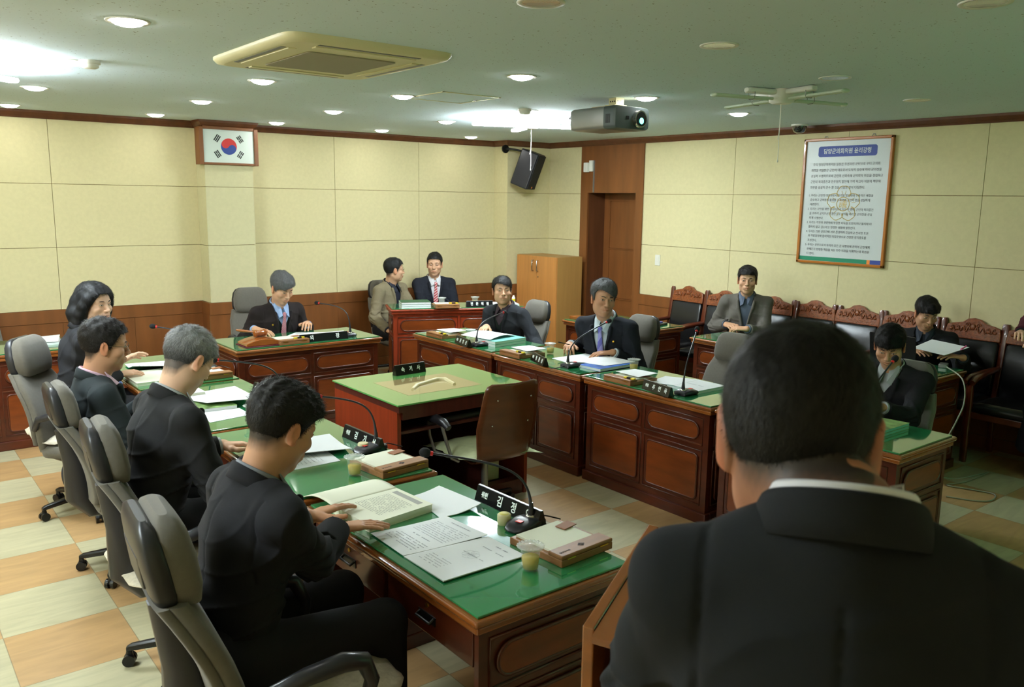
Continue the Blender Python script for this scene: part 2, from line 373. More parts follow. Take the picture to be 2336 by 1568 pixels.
for a,b in ((0.125,0.74),(0.762,1.355),(1.377,1.945)): mb.box((dx-.010,OY0+.105,a),(dx,OY1-.105,b))
mb.build('door_panel',M_wood,d)
mb=MB(); mb.cyl((dx-.014,OY0+.05,1.0),(dx-.06,OY0+.05,1.0),.012); mb.ell((dx-.07,OY0+.05,1.0),(.025,.025,.025)); mb.build('door_handle',M_steel,d)

# ================= CEILING =================
lit=[(1.00,3.88),(1.05,5.26),(1.095,6.70),(1.14,8.17),(2.28,8.11),(2.23,6.71),(2.13,5.25),(3.41,8.08),(3.31,6.65),(4.59,8.09),(3.18,5.30),(4.50,6.72),(5.79,8.13),(3.19,3.97),(4.44,5.43),(4.46,4.16),(5.76,4.35)]
where=['above the row of grey chairs, nearest of its line','beside the round smoke detector at upper left','left of the air conditioner, third from the photographer','touching the left end of the far moulding','closest to the far wall, left of the flag','between the flag and the air conditioner','just beyond the near left corner of the air conditioner','right of the flag next to the moulding','above the chairman, in the middle of three','above the brown wainscot right of the flag','at the left corner of the ceiling hatch','in front of the lit fluorescent cross, left side','over the far right corner by the speaker','between the hatch and the projector','behind the smoke detector near the lit cross lamp','right of the projector','in front of the unlit cross lamp']
off=[(2.07,2.47),(3.23,2.57),(4.52,2.76),(5.85,2.94),(3.25,1.42)]
whereo=['cut by the top edge above the room centre','right of the air conditioner, unlit','unlit between the projector and the framed poster','unlit above the framed poster','cut by the top right corner']
hid=[(-0.15,3.9),(-0.1,5.3),(-0.05,6.75),(0.0,8.2),(-1.3,5.3),(-1.3,7.2),(0.95,2.45),(-1.3,3.4)]
def downlight(i,x,y,on,label):
    t=thing('recessed_downlight',label,'ceiling light',(x,y,HC),0,'recessed downlights that are on' if on else 'recessed downlights that are off')
    if i==0:
        MB().lathe([(.070,-.002),(.088,-.006),(.090,-.001),(.089,0)],n=32,cap=False).build('trim_ring',M_white,t)
        if on: MB().lathe([(.0001,-.024),(.03,-.022),(.052,-.016),(.064,-.008),(.070,-.0025)],n=24,cap=False).build('lamp',M_lamp,t)
        else: MB().lathe([(.0001,-.0005),(.05,-.001),(.071,-.003)],n=24,cap=False).build('reflector',M_refl,t)
        return t
t0=downlight(0,*lit[0],True,'lit recessed downlight '+where[0]); index_kids(t0)
for i,(x,y) in enumerate(lit[1:]):
    c=copy_tree(t0); c.location=(x,y,HC); c['label']='lit recessed downlight '+where[i+1]
for i,(x,y) in enumerate(hid): 
    if y<YF+.3: continue
    c=copy_tree(t0); c.location=(x,y,HC); c['label']='lit recessed downlight beyond the left edge of the picture, '+('over the left aisle','above the far left chair','by the far left desk','against the far wall','at the left wall','near the far left corner','above the nearest grey chair','by the near left wall')[i]
t1=downlight(0,*off[0],False,'unlit recessed downlight '+whereo[0]); index_kids(t1)
for i,(x,y) in enumerate(off[1:]):
    c=copy_tree(t1); c.location=(x,y,HC); c['label']='recessed downlight '+whereo[i+1]
def crosslamp(x,y,rz,on,label,cord):
    t=thing('fluorescent_cross_lamp',label,'ceiling lamp',(x,y,HC),rz,'cross-shaped fluorescent ceiling lamps')
    mb=MB(); mb.loft([((0,0,-.0),(.075,0,0),(0,.075,0)),((0,0,-.075),(.07,0,0),(0,.07,0)),((0,0,-.088),(.05,0,0),(0,.05,0))],e=3); mb.build('hub',M_white,t)
    for k in range(4):
        a=k*PI/2; R=Matrix.Rotation(a,4,'Z')
        mb=MB(); mb.M=R; mb.loft([((.06,0,-.018),(0,.035,0),(0,0,.018)),((.27,0,-.018),(0,.033,0),(0,0,.018)),((.285,0,-.018),(0,.02,0),(0,0,.012))],e=3)
        arm=mb.build('arm',M_white,t)
        mb=MB(); mb.M=R
        for s in (-.022,.022): mb.cyl((.09,s,-.062),(.53,s,-.062),.0085 if not on else .013,n=12)
        mb.ell((.53,0,-.062),(.014,.034,.013)); 
        mb.build('tube',M_tube if on else M_tubeoff,t)
        mb=MB(); mb.M=R
        mb.tube([(.24,-.03,-.03),(.245,-.034,-.06),(.24,-.02,-.074),(.24,.02,-.074),(.245,.034,-.06),(.24,.03,-.03)],.0025,6)
        mb.build('tube_clip',M_alu,t)
    if cord:
        mb=MB(); mb.tube([(0,0,-.088),(.002,0,-.2),(0.0,.002,-.29),(.002,0,-.36),(0,0,-.44)],.0022,6); mb.tube([(0,.004,-.088),(.004,.008,-.2),(0,.004,-.27),(-.012,0,-.31)],.0018,6); mb.ell((0,0,-.445),(.005,.005,.009),8,6)
        mb.build('pull_cord',M_white,t)
crosslamp(4.90,5.95,math.radians(-22),True,'lit cross-shaped fluorescent lamp with white pull cord behind the projector',True)
crosslamp(4.76,3.27,math.radians(-14),False,'unlit white cross-shaped fluorescent lamp with hanging cord left of the poster',True)
crosslamp(0.42,5.55,math.radians(35),True,'lit fluorescent lamp cut off by the left edge',False)
for x_,y_ in ((-1.3,2.9),): crosslamp(x_,y_,math.radians(20),True,'added unseen fluorescent lamp near the left wall, brightening the ceiling',False)  # extra lamp out of view, added to throw more light on the ceiling
# air conditioner
t=thing('ceiling_air_conditioner','square cream cassette air conditioner with dark air slots on the ceiling','air conditioner',(2.03,4.11,HC),0)
hw,hh=.45,.52
mb=MB(); mb.loft([((0,0,0),(hw,0,0),(0,hh,0)),((0,0,-.012),(hw,0,0),(0,hh,0)),((0,0,-.03),(hw*.97,0,0),(0,hh*.97,0)),((0,0,-.035),(hw*.9,0,0),(0,hh*.92,0))],n=64,e=12); mb.build('housing',M_cream,t)
MB().prism(rrect(-.24,-.27,.24,.27,.02),-.041,-.034).build('intake_grille',M_grille,t,bevel=.003)
for nm,(x0,y0,x1,y1) in {'a':(-.27,.43,.27,.455),'b':(-.27,-.455,.27,-.43),'c':(.365,-.3,.39,.3),'d':(-.39,-.3,-.365,.3)}.items():
    MB().box((x0,y0,-.0365),(x1,y1,-.034)).build('air_slot',M_black,t)
    cx,cy=(x0+x1)/2*.88,(y0+y1)/2*.88
    if y1-y0<.1: MB().box((x0,cy-.022,-.040),(x1,cy+.022,-.033)).build('louver',M_cream,t,bevel=.003)
    else: MB().box((cx-.022,y0,-.040),(cx+.022,y1,-.033)).build('louver',M_cream,t,bevel=.003)
# hatch
t=thing('ceiling_access_hatch','square access hatch outlined on the ceiling between two downlights','hatch',(3.49,5.13,HC),0)
mb=MB()
for a,b in (((-.245,-.25),(.245,-.238)),((-.245,.238),(.245,.25)),((-.245,-.25),(-.233,.25)),((.233,-.25),(.245,.25))): mb.box((a[0],a[1],-.004),(b[0],b[1],0))
mb.build('hatch_frame',M_cream,t); MB().box((-.23,-.235,-.002),(.23,.235,0)).build('hatch_lid',ceil_mat(),t); MB().box((.19,.0,-.006),(.22,.03,-.001)).build('latch',M_alu,t)
# detectors
for x,y,l in ((1.12,5.16,'white round smoke detector beside a lit downlight at upper left'),(4.33,5.34,'white round smoke detector above the lit cross lamp')):
    t=thing('smoke_detector',l,'smoke detector',(x,y,HC),0,'ceiling smoke detectors')
    MB().lathe([(.055,0),(.055,-.018),(.05,-.02)],n=28).build('base',M_white,t); MB().lathe([(.046,-.018),(.046,-.034),(.03,-.042),(.001,-.043)],n=28).build('sensor_head',M_white,t)
# dome camera
t=thing('dome_security_camera','smoked dome security camera on the ceiling above the poster','security camera',(6.93,4.55,HC),0)
MB().lathe([(.075,0),(.075,-.014),(.07,-.016)],n=28).build('mount_ring',M_white,t); MB().lathe([(.066,-.014),(.063,-.04),(.048,-.066),(.025,-.079),(.001,-.083)],n=28).build('dome',M_glassdome,t)
# projector
t=thing('ceiling_projector','grey video projector with glowing green lens hung from the ceiling','projector',(4.345,4.30,2.52),0)
mb=MB(); mb.loft([((0,.33,0),(.165,0,0),(0,0,.072)),((0,.30,0),(.175,0,0),(0,0,.078)),((0,-.02,0),(.175,0,0),(0,0,.078))],n=40,e=9); mb.build('body',M_alu,t)
mb=MB(); mb.loft([((0,-.02,0),(.177,0,0),(0,0,.080)),((0,-.10,-.0),(.177,0,0),(0,0,.080)),((0,-.125,0),(.165,0,0),(0,0,.074))],n=40,e=9); mb.build('front_housing',mat('slate_plastic',lin((74,84,84)),.4),t)
mb=MB(); mb.cyl((.06,-.12,-.005),(.06,-.155,-.005),.062,.058,28); mb.build('lens_barrel',M_chrome,t); MB().cyl((.06,-.14,-.005),(.06,-.157,-.005),.049,n=28).build('lens_glass',M_black,t)
MB().ell((.06,-.158,-.018),(.021,.004,.021)).build('lens_glow',M_lens,t)
mb=MB(); [mb.box((-.1785,-.085+i*.009,-.04),(-.176,-.080+i*.009,.02)) for i in range(5)]; mb.build('side_vent',M_black,t)
MB().box((-.06,-.128,-.01),(-.035,-.12,.012)).build('remote_sensor',M_black,t)
mb=MB(); mb.m=0; mb.box((-.04,.0,.095),(.04,.07,.145)); mb.box((-.06,-.01,.082),(.06,.09,.097)); mb.box((-.12,-.05,.078),(.13,.16,.084)); mb.m=1
for i in range(3): mb.cyl((-.04,.01+i*.02,.12),(-.044,.01+i*.02,.12),.005,n=8)
for i in range(2): mb.cyl((-.02+i*.03,-.002,.125),(-.02+i*.03,.002,.125),.005,n=8)
mb.build('ceiling_mount',[M_cream,M_dark],t); MB().tube([(-.1,.33,.0),(-.13,.38,.02),(-.11,.36,.06),(-.06,.30,.08)],.006).build('power_cable',M_black,t)
# ================= WALL THINGS =================
def wallM(ax,pos): # matrix mapping (u right, v up, w out of wall) for viewer
    if ax=='back': return Matrix(((1,0,0,0),(0,0,-1,pos),(0,1,0,0),(0,0,0,1)))
    return Matrix(((0,0,-1,pos),(-1,0,0,0),(0,1,0,0),(0,0,0,1)))
# flag
t=thing('framed_flag','national flag with red and blue circle in a wooden box frame on the pillar','flag',(3.005,FY,2.435),0)
W,Hh=.245,.165
mb=MB(); mb.box((-.29,-.035,-.19),(-.25,.10,.165)); mb.box((.25,-.035,-.19),(.29,.10,.165)); mb.box((-.25,-.03,.145),(.25,.0,.175)); mb.box((-.25,-.03,-.19),(.25,.0,-.168)); mb.box((-.25,-.012,-.19),(.25,.0,.175))
mb.build('frame',M_wood,t,bevel=.004)
fl=MB().box((-.25,-.018,-.168),(.25,-.012,.145)).build('flag_panel',M_flagw,t)
def circ(cx,cz,r,a0,a1,n=24): return [(cx+r*math.cos(math.radians(a0+(a1-a0)*i/n)),cz+r*math.sin(math.radians(a0+(a1-a0)*i/n))) for i in range(n+1)]
c0z=-.012; r=.078; th=-math.degrees(math.atan(2/3))
def rotp(P,a): a=math.radians(a); return [(x*math.cos(a)-z*math.sin(a),x*math.sin(a)+z*math.cos(a)+c0z) for x,z in P]
red=circ(0,0,r,0,180)+circ(-r/2,0,r/2,180,360)[1:]+circ(r/2,0,r/2,180,0)[1:-1]
blue=circ(0,0,r,180,360)+circ(r/2,0,r/2,0,180)[1:]+circ(-r/2,0,r/2,360,180)[1:-1]
MB().prism(rotp(red,th),-.0195,-.0185,'xz').build('red_half',M_flagred,t); MB().prism(rotp(blue,th),-.0195,-.0185,'xz').build('blue_half',M_flagblue,t)
for (sx,sz,pat) in ((-1,1,(1,1,1)),(1,1,(0,1,0)),(-1,-1,(1,0,1)),(1,-1,(0,0,0))):
    ang=math.atan2(sz*2,sx*3); R=.135; cx,cz=R*math.cos(ang),R*math.sin(ang); mb=MB()
    for i,full in enumerate(pat):
        o=(i-1)*.0165
        for a,b in (((-.034,.034),) if full else ((-.034,-.003),(.003,.034))):
            P=[]
            for u,v in ((o-.0055,a),(o+.0055,a),(o+.0055,b),(o-.0055,b)):
                P.append((cx+u*math.cos(ang)-v*math.sin(ang),cz+u*math.sin(ang)+v*math.cos(ang)+c0z))
            mb.prism(P,-.0195,-.0185,'xz')
    mb.build('trigram',M_flagk,t)
# poster
PY0,PY1,PZ0,PZ1=3.745,4.61,1.40,2.545
t=thing('framed_poster','tall framed council code poster with blue title banner on the right wall','poster',(XR,(PY0+PY1)/2,(PZ0+PZ1)/2),0)
PW,PH=(PY1-PY0)/2,(PZ1-PZ0)/2
WM=Matrix(((0,0,-1,0),(-1,0,0,0),(0,1,0,0),(0,0,0,1)))
mb=MB(); mb.M=WM
for a in (((-PW,-PH),(-PW+.025,PH)),((PW-.025,-PH),(PW,PH)),((-PW,-PH),(PW,-PH+.025)),((-PW,PH-.025),(PW,PH))): mb.box((*a[0],0),(*a[1],.035))
mb.build('frame',M_frame,t,bevel=.005)
mb=MB(); mb.M=WM; mb.box((-PW+.02,-PH+.02,.008),(PW-.02,PH-.02,.018)); mb.build('poster_sheet',M_pwhite,t)
mb=MB(); mb.M=WM; mb.box((-PW+.025,-PH+.025,.018),(PW-.16,-PH+.062,.0188)); mb.build('green_stripe',M_pgreen,t)
mb=MB(); mb.M=WM; mb.box((PW-.16,-PH+.025,.018),(PW-.13,-PH+.062,.0188)); mb.build('orange_stripe',M_orange,t)
mb=MB(); mb.M=WM; mb.box((PW-.13,-PH+.025,.018),(PW-.025,-PH+.062,.0188)); mb.build('blue_stripe',M_blue,t)
mb=MB(); mb.M=WM; mb.prism(rrect(-.285,.405,.285,.50,.022),.018,.0195); mb.build('title_banner',M_blue,t)
TM=lambda u,v,w=.0198: WM@Matrix.Translation((u,v,w))
text('담양군의회의원 윤리강령',.052,M_pwhite,TM(0,.4515),t,'title_text',ext=.0004,sx=.86,off=.0006)
PT=["  우리 담양군의회의원 일동은 주권자인 군민으로 부터 군의회","의정을 위임받은 군민의 대표로서 도덕적 양심에 따라 군의정을","성실히 수행하므로써 군민의 신뢰속에 군의회의 위상을 정립하고","군민의 복리증진과 민주정치 발전에 기여 하고자 의원의 책무와","의무를 성실히 준수 할 것을 다음과 같이 다짐한다."]
PL=["1. 우리는 군민의 대표자로서 인격을 함양하며 전통적인 예절을","   준수하고 군의원의 품위를 유지하며 군민의 뜻을 성실하게","   대변한다.","2. 우리는 군민을 위한 봉사자로서 직무의 명예, 군민의 복리증진","   을 위하여 공익우선의 정신으로 사익을 버리고 군의정을 성실","   하게 수행한다.","3. 우리는 직무와 관련하여 부정한 이득을 도모하거나 불의와 타","   협하지 않고 검소하고 청렴한 생활에 앞장선다.","4. 우리는 의원 상호간에 서로 존경하며 진실하고 진지한 토론","   과 적법절차의 합리적인 의정운영으로 건전한 정치풍토를","   조성한다.","5. 우리는 공인으로서 우리의 모든 공 사행위에 관하여 군민에게","   언제든지 분명한 책임을 지는 민주 의정을 이룩하는데 최선을","   다 한다."]
for i,s_ in enumerate(PT): text(s_,.0285,M_ink,TM(-.345,.335-.052*i),t,'text_line','LEFT',ext=.0002,sx=.93)
for i,s_ in enumerate(PL): text(s_,.0268,M_ink,TM(-.355,.055-.0415*i),t,'text_line','LEFT',ext=.0002,sx=.93)
mb=MB(); mb.M=TM(.0,-.02,.0186)
for k in range(5):
    a=PI/2+k*2*PI/5; cx,cy=.098*math.cos(a),.098*math.sin(a); P=[]
    for i in range(37):
        b=a-2.1+4.2*i/36; rr=.062+.005*abs(math.sin((i/36)*4*PI)); P.append((cx+rr*math.cos(b),cy+rr*math.sin(b),0))
    mb.tube(P,.0028,5)
    for dd in (-.25,.25): mb.tube([(.085*math.cos(a+dd*.6),.085*math.sin(a+dd*.6),0),(.12*math.cos(a+dd*.7),.12*math.sin(a+dd*.7),0)],.002,5)
mb.tube([(.062*math.cos(2*PI*i/32),.062*math.sin(2*PI*i/32),0) for i in range(32)],.003,5,closed=True)
mb.build('emblem',M_pgold,t); text('議',.085,M_pgold,TM(0,-.02,.0186),t,'emblem_text',ext=.0003)
for u in (-.22,.24):
    mb=MB(); mb.M=WM; mb.tube([(u-.018,PH,.012),(u-.008,PH+.02,.012),(u+.008,PH+.02,.012),(u+.018,PH,.012)],.003,6); mb.build('hanger_hook',M_alu,t)
# switches
t=thing('light_switch','white light switch plate on the cream wall right of the door','switch',(XR,6.39,1.30),0)
mb=MB(); mb.M=WM; mb.prism(rrect(-.036,-.06,.036,.06,.006),0,.009); mb.build('plate',M_white,t,bevel=.002); mb=MB(); mb.M=WM
for z in (-.03,.0,.03): mb.box((-.022,z-.012,.009),(.022,z+.012,.0125))
mb.build('rocker',M_white,t,bevel=.002)
t=thing('door_sensor','small white sensor box with conduit above the doorway','sensor',(XR-.012,7.49,2.36),0)
mb=MB(); mb.M=WM; mb.box((-.03,-.06,0),(.03,.07,.03)); mb.build('junction_box',M_white,t,bevel=.003)
mb=MB(); mb.M=WM; mb.box((-.085,-.07,.03),(-.02,.045,.07)); mb.build('sensor_head',M_white,t,bevel=.006)
mb=MB(); mb.M=WM; mb.box((.03,-.31,0),(.044,.07,.014)); mb.build('conduit',M_alu,t)
t=thing('wall_outlet','white wall outlet on the wainscot behind the chairman\'s desk','outlet',(5.0,YB-.012,.36),0)
MB().box((-.06,-.010,-.035),(.06,0,.035)).build('plate',M_white,t,bevel=.002); MB().cyl((0,-.010,0),(0,-.013,0),.02).build('socket',M_cream,t)
# loudspeaker
t=thing('wall_loudspeaker','black loudspeaker tilted down on a bracket in the far right corner','loudspeaker',(6.56,8.0,2.31),math.radians(32))
Rt=Matrix.Rotation(math.radians(20),4,'X'); 
mb=MB(); mb.M=Rt; mb.prism([(-.15,-.10),(.15,-.10),(.10,.14),(-.10,.14)],-.22,.22); mb.build('cabinet',M_dark,t,bevel=.015,seg=3)
mb=MB(); mb.M=Rt; mb.box((-.14,-.112,-.21),(.14,-.1,.21)); mb.build('grille',mat('speaker_grille',lin((20,20,22)),.8,bump=((300,300,300),.5,.002)),t,bevel=.004)
mb=MB(); mb.M=Rt; mb.box((-.02,-.115,-.195),(.01,-.111,-.175)); mb.build('badge',M_orange,t)
mb=MB(); mb.M=Matrix.Rotation(math.radians(-32),4,'Z'); mb.tube([(-.02,.02,.2),(-.1,.10,.235),(-.16,.2,.25),(-.16,.255,.25)],.012); mb.cyl((-.16,.25,.25),(-.16,.27,.25),.05,.05); mb.build('bracket',M_black,t)
# cabinet
CX0=6.60; CY0,CY1=7.495,8.26; CZ=1.275; XK=7.02
t=thing('storage_cabinet','beech storage cabinet with two doors standing in the far corner','cabinet',(0,0,0),0)
mb=MB(); mb.box((CX0+.02,CY0,.03),(XK,CY1-.01,CZ)); mb.box((CX0+.04,CY0+.02,0),(XK-.02,CY1-.03,.03)); mb.build('body',M_beech2,t,bevel=.002)
ym=(CY0+CY1)/2
for a,b,hy in ((CY0+.002,ym-.002,ym-.045),(ym+.002,CY1-.012,ym+.045)):
    dd=MB().box((CX0,a,.06),(CX0+.02,b,CZ-.004)).build('door',M_beech,t,bevel=.002)
    mb=MB(); mb.tube([(CX0-.004,hy,1.09),(CX0-.028,hy,1.09),(CX0-.028,hy,1.22),(CX0-.004,hy,1.22)],.007,8); mb.build('handle',M_steel,dd)
MB().cyl((CX0,ym-.045,1.02),(CX0-.006,ym-.045,1.02),.008).build('lock',M_steel,t)
# ================= FURNITURE =================
GZ=0.752
def ringtube(mb,P,y,r):  # closed moulding around outline in xz plane at depth y
    mb.tube([(x,y,z) for x,z in P],r,8,closed=True)
def clipped(x0,z0,x1,z1,c,n=3):
    P=[]
    for cx,cz,sx,sz in ((x1,z1,-1,-1),(x0,z1,1,-1),(x0,z0,1,1),(x1,z0,-1,1)):
        q=[]
        for i in range(n+1):
            t=i/n*PI/2; # concave corner
            q.append((cx+sx*c*(1-math.sin(t)*0.55)*(1 if i<=n else 0), cz+sz*c*(1-math.cos(t)*0.55)))
        if (sx,sz) in ((1,-1),(-1,1)): q=q[::-1]
        P+=[(cx+sx*c,cz),(cx,cz+sz*c)] if (sx,sz) in ((1,-1),(-1,1)) else [(cx,cz+sz*c),(cx+sx*c,cz)]
    return P
def raised(parent,x0,z0,x1,z1,y,pill,facing=-1,M=None):
    "a raised field with moulding; y = face plane, facing -1 => towards -y"
    mb=MB(); 
    if M is not None: mb.M=M
    g=.028
    P=rrect(x0+g,z0+g,x1-g,z1-g,(z1-z0-2*g)/2*.98 if pill else .025,6)
    mb.prism(P,y-.009,y,'xz')
    p=mb.build('raised_panel',M_panel,parent,bevel=.004)
    mb=MB(); 
    if M is not None: mb.M=M
    ringtube(mb,P,y-.006,.0065); ringtube(mb,[(x0,z0),(x1,z0),(x1,z1),(x0,z1)],y-.001,.006)
    mb.build('panel_moulding',M_cherry,p)
def desk(name,label,x,y,rz,w=1.15,d=.60,h=GZ,group=None,glass=True,cols=2,edge=None,wood=None,side=True,drawers=True,glassm=None):
    t=thing(name,label,'desk',(x,y,0),rz,group)
    wood=wood or M_cherry; edge=edge or M_edge
    gz=h; tz=h-.008
    mb=MB(); mb.box((0,0,tz-.022),(w,d,tz)); mb.build('tabletop',edge,t,bevel=.010,seg=4)
    tp=[c for c in col.objects if c.parent==t][-1]
    mb=MB(); mb.box((.012,.012,tz-.050),(w-.012,d-.012,tz-.0225)); mb.build('top_moulding',edge,tp,bevel=.008,seg=3)
    MB().box((.02,.02,tz+.0002),(w-.02,d-.02,gz)).build('glass_top',glassm or M_green,t,bevel=.002,seg=2)
    b=.035; zt=tz-.0505
    mb=MB(); mb.box((b,b,.07),(w-b,b+.022,zt)); fp=mb.build('front_panel',wood,t)
    for sx in (b,w-b-.022): 
        MB().box((sx,b+.0225,.07),(sx+.022,d-b,zt)).build('side_panel',wood,t)
    MB().box((b-.018,b-.018,0),(w-b+.018,b+.03,.07)).build('plinth',wood,t,bevel=.006)
    for sx in (b-.018,w-b-.03+.006): MB().box((sx,b+.031,0),(sx+.042,d-b+.01,.07)).build('plinth',wood,t,bevel=.006)
    # front panels
    cw=(w-2*b-.06)/cols
    for c in range(cols):
        x0=b+.045+c*(cw+.0); x1=x0+cw-.03
        raised(t,x0,zt-.20,x1,zt-.035,b,True); raised(t,x0,.115,x1,zt-.235,b,False)
    # end panels
    for k,Mx_ in enumerate((Matrix.Translation((b,0,0))@Matrix.Rotation(-PI/2,4,'Z')@Matrix.Diagonal((-1,1,1,1)), Matrix.Translation((w-b,0,0))@Matrix.Rotation(PI/2,4,'Z'))):
        raised(t,b+.05,zt-.20,d-b-.04,zt-.035,0,True,M=Mx_); raised(t,b+.05,.115,d-b-.04,zt-.235,0,False,M=Mx_)
    if drawers:
        for k in range(2):
            x0=b+.03+k*(w-2*b-.03)/2; x1=x0+(w-2*b-.03)/2-.03
            dr=MB().box((x0,d-b-.03,zt-.13),(x1,d-b,zt-.012)).build('drawer',wood,t,bevel=.004)
            xm=(x0+x1)/2; mb=MB(); mb.box((xm-.05,d-b,zt-.085),(xm+.05,d-b+.003,zt-.055)); mb.tube([(xm-.04,d-b,zt-.062),(xm-.04,d-b+.018,zt-.072),(xm+.04,d-b+.018,zt-.072),(xm+.04,d-b,zt-.062)],.005,8); mb.build('drawer_pull',M_black,dr)
            MB().cyl((xm,d-b,zt-.03),(xm,d-b+.003,zt-.03),.008).build('keyhole',M_gold,dr)
        MB().box((b,d-b-.032,zt-.135),(w-b,d-b-.035+.002,zt)).build('apron',wood,t)
    return t
G1='council desks with green glass tops'
LR=[(1.80,'wooden desk nearest to the photographer with open book, tea cup and papers'),(3.01,'wooden desk of the left row with cup and note box, second from the front'),(4.20,'wooden desk between the grey-haired man and the man in glasses'),(5.37,'wooden desk of the woman in black, furthest of the left row')]
XLb=1.975
for y0,l in LR: desk('council_desk',l,XLb,y0,PI/2,w=1.165,d=.665,group=G1)
RR=[(6.40,'wooden desk with teal books and black microphone, furthest of the right row'),(5.20,'wooden desk of the man in the purple tie'),(4.16,'wooden desk with papers and an empty grey chair behind'),(3.01,'wooden desk at the right end of the right row with a landscape-covered book')]
RW=[1.19,1.03,1.13,1.13]
for (y1,l),ww in zip(RR,RW): desk('council_desk',l,3.915,y1,-PI/2,w=ww,d=.60,group=G1)
desk('chairman_desk','wide wooden desk with gavel and black nameplate below the flag',2.29,6.37,0,w=1.31,d=.66)
desk('staff_desk','wooden desk at the far left edge with stacked white papers',0.22,7.18,0,w=1.13,d=.70)
RG=math.radians(-23)
desk('expert_desk','taller reddish desk with green book stacks in front of the man with the red tie',4.19,7.26,RG,w=1.42,d=.46,h=.85,edge=M_red,wood=M_red,cols=2,drawers=False)
desk('side_desk','wooden desk with a black phone tray behind the man in the purple tie',5.66,6.33,-PI/2,w=1.03,d=.72,cols=2)
desk('side_desk','wooden desk with the clasped hands of the man in the grey jacket',5.90,4.86,-PI/2,w=.95,d=.55)
desk('side_desk','wooden desk with an open laptop at the right',5.83,3.72,-PI/2,w=1.06,d=.60)
# stenographer desk
t=thing('stenographer_desk','square desk with glass top window and keyboard shelf in the room centre','desk',(2.44,4.14,0),0)
w_,d_=1.0,.83
mb=MB(); mb.box((-.012,-.01,.742),(w_+.005,d_+.01,.752)); mb.build('glass_top',M_green2,t,bevel=.002)
mb=MB(); 
for a,b in (((0,0,.70),(w_,.16,.7415)),((0,.62,.70),(w_,d_,.7415)),((0,.16,.70),(.16,.62,.7415)),((.74,.16,.70),(w_,.62,.7415))): mb.box(a,b)
mb.build('tabletop',M_redd,t)
MB().box((0,.02,0),(.025,d_,.70)).build('side_panel',M_red,t); MB().box((w_-.025,.02,0),(w_,d_,.70)).build('side_panel',M_red,t)
MB().box((.0255,d_-.02,.0),(w_-.0255,d_-.0,.70)).build('back_panel',M_redd,t)
MB().box((.0255,.03,.56),(w_-.0255,.62,.578)).build('keyboard_shelf',M_redd,t)
MB().box((.0255,.0,.655),(w_-.0255,.02,.70)).build('front_rail',M_redd,t); MB().box((w_-.32,.03,0),(w_-.0255,.10,.10)).build('pedestal',M_redd,t)
MB().box((w_-.34,.05,0.0),(w_-.325,.7,.555)).build('divider',M_redd,t)
# window glass in the top + monitor under it
MB().box((.17,.17,.7521),(.73,.61,.7527)).build('window_pane',mat('window_tint',lin((168,150,104)),.03,spec=.7,coat=1.0),t)
MB().tube([(.28,.30,.7532),(.36,.38,.7532),(.55,.45,.7532),(.61,.43,.7532),(.58,.27,.7532)],[.012,.016,.018,.018,.012],8,flat=(0,0,.1)).build('monitor_frame',M_cream,t)
t=thing('steno_keyboard','black stenography keyboard on the shelf of the centre desk','keyboard',(2.90,4.32,.5785),math.radians(3))
mb=MB(); mb.loft([((.0,-.0,.0),(.24,0,0),(0,.13,0)),((0,0,.035),(.24,0,0),(0,.13,0)),((0,.01,.05),(.22,0,0),(0,.105,0))],e=7,n=40); mb.build('body',M_black,t)
for k,(cx,cy,nx,ny,m_) in enumerate(((-.12,.01,5,4,M_tubeoff),(.13,.01,4,4,M_tubeoff),(0,.02,5,4,M_black))):
    mb=MB()
    for i in range(nx):
        for j in range(ny): mb.box((cx-.05+i*.021,cy-.05+j*.024,.048),(cx-.033+i*.021,cy-.03+j*.024,.058))
    mb.build('key_block',m_,t,bevel=.002)
t=thing('computer_tower','beige computer tower standing under the centre desk','computer',(3.26,4.55,0),0)
MB().box((-.09,-.2,.06),(.09,.2,.44)).build('case',M_cream,t,bevel=.006); MB().box((-.1,-.21,0),(.1,.21,.058)).build('stand',M_black,t,bevel=.004); MB().box((-.07,-.206,.3),(.07,-.2,.34)).build('disc_drive',M_white,t)
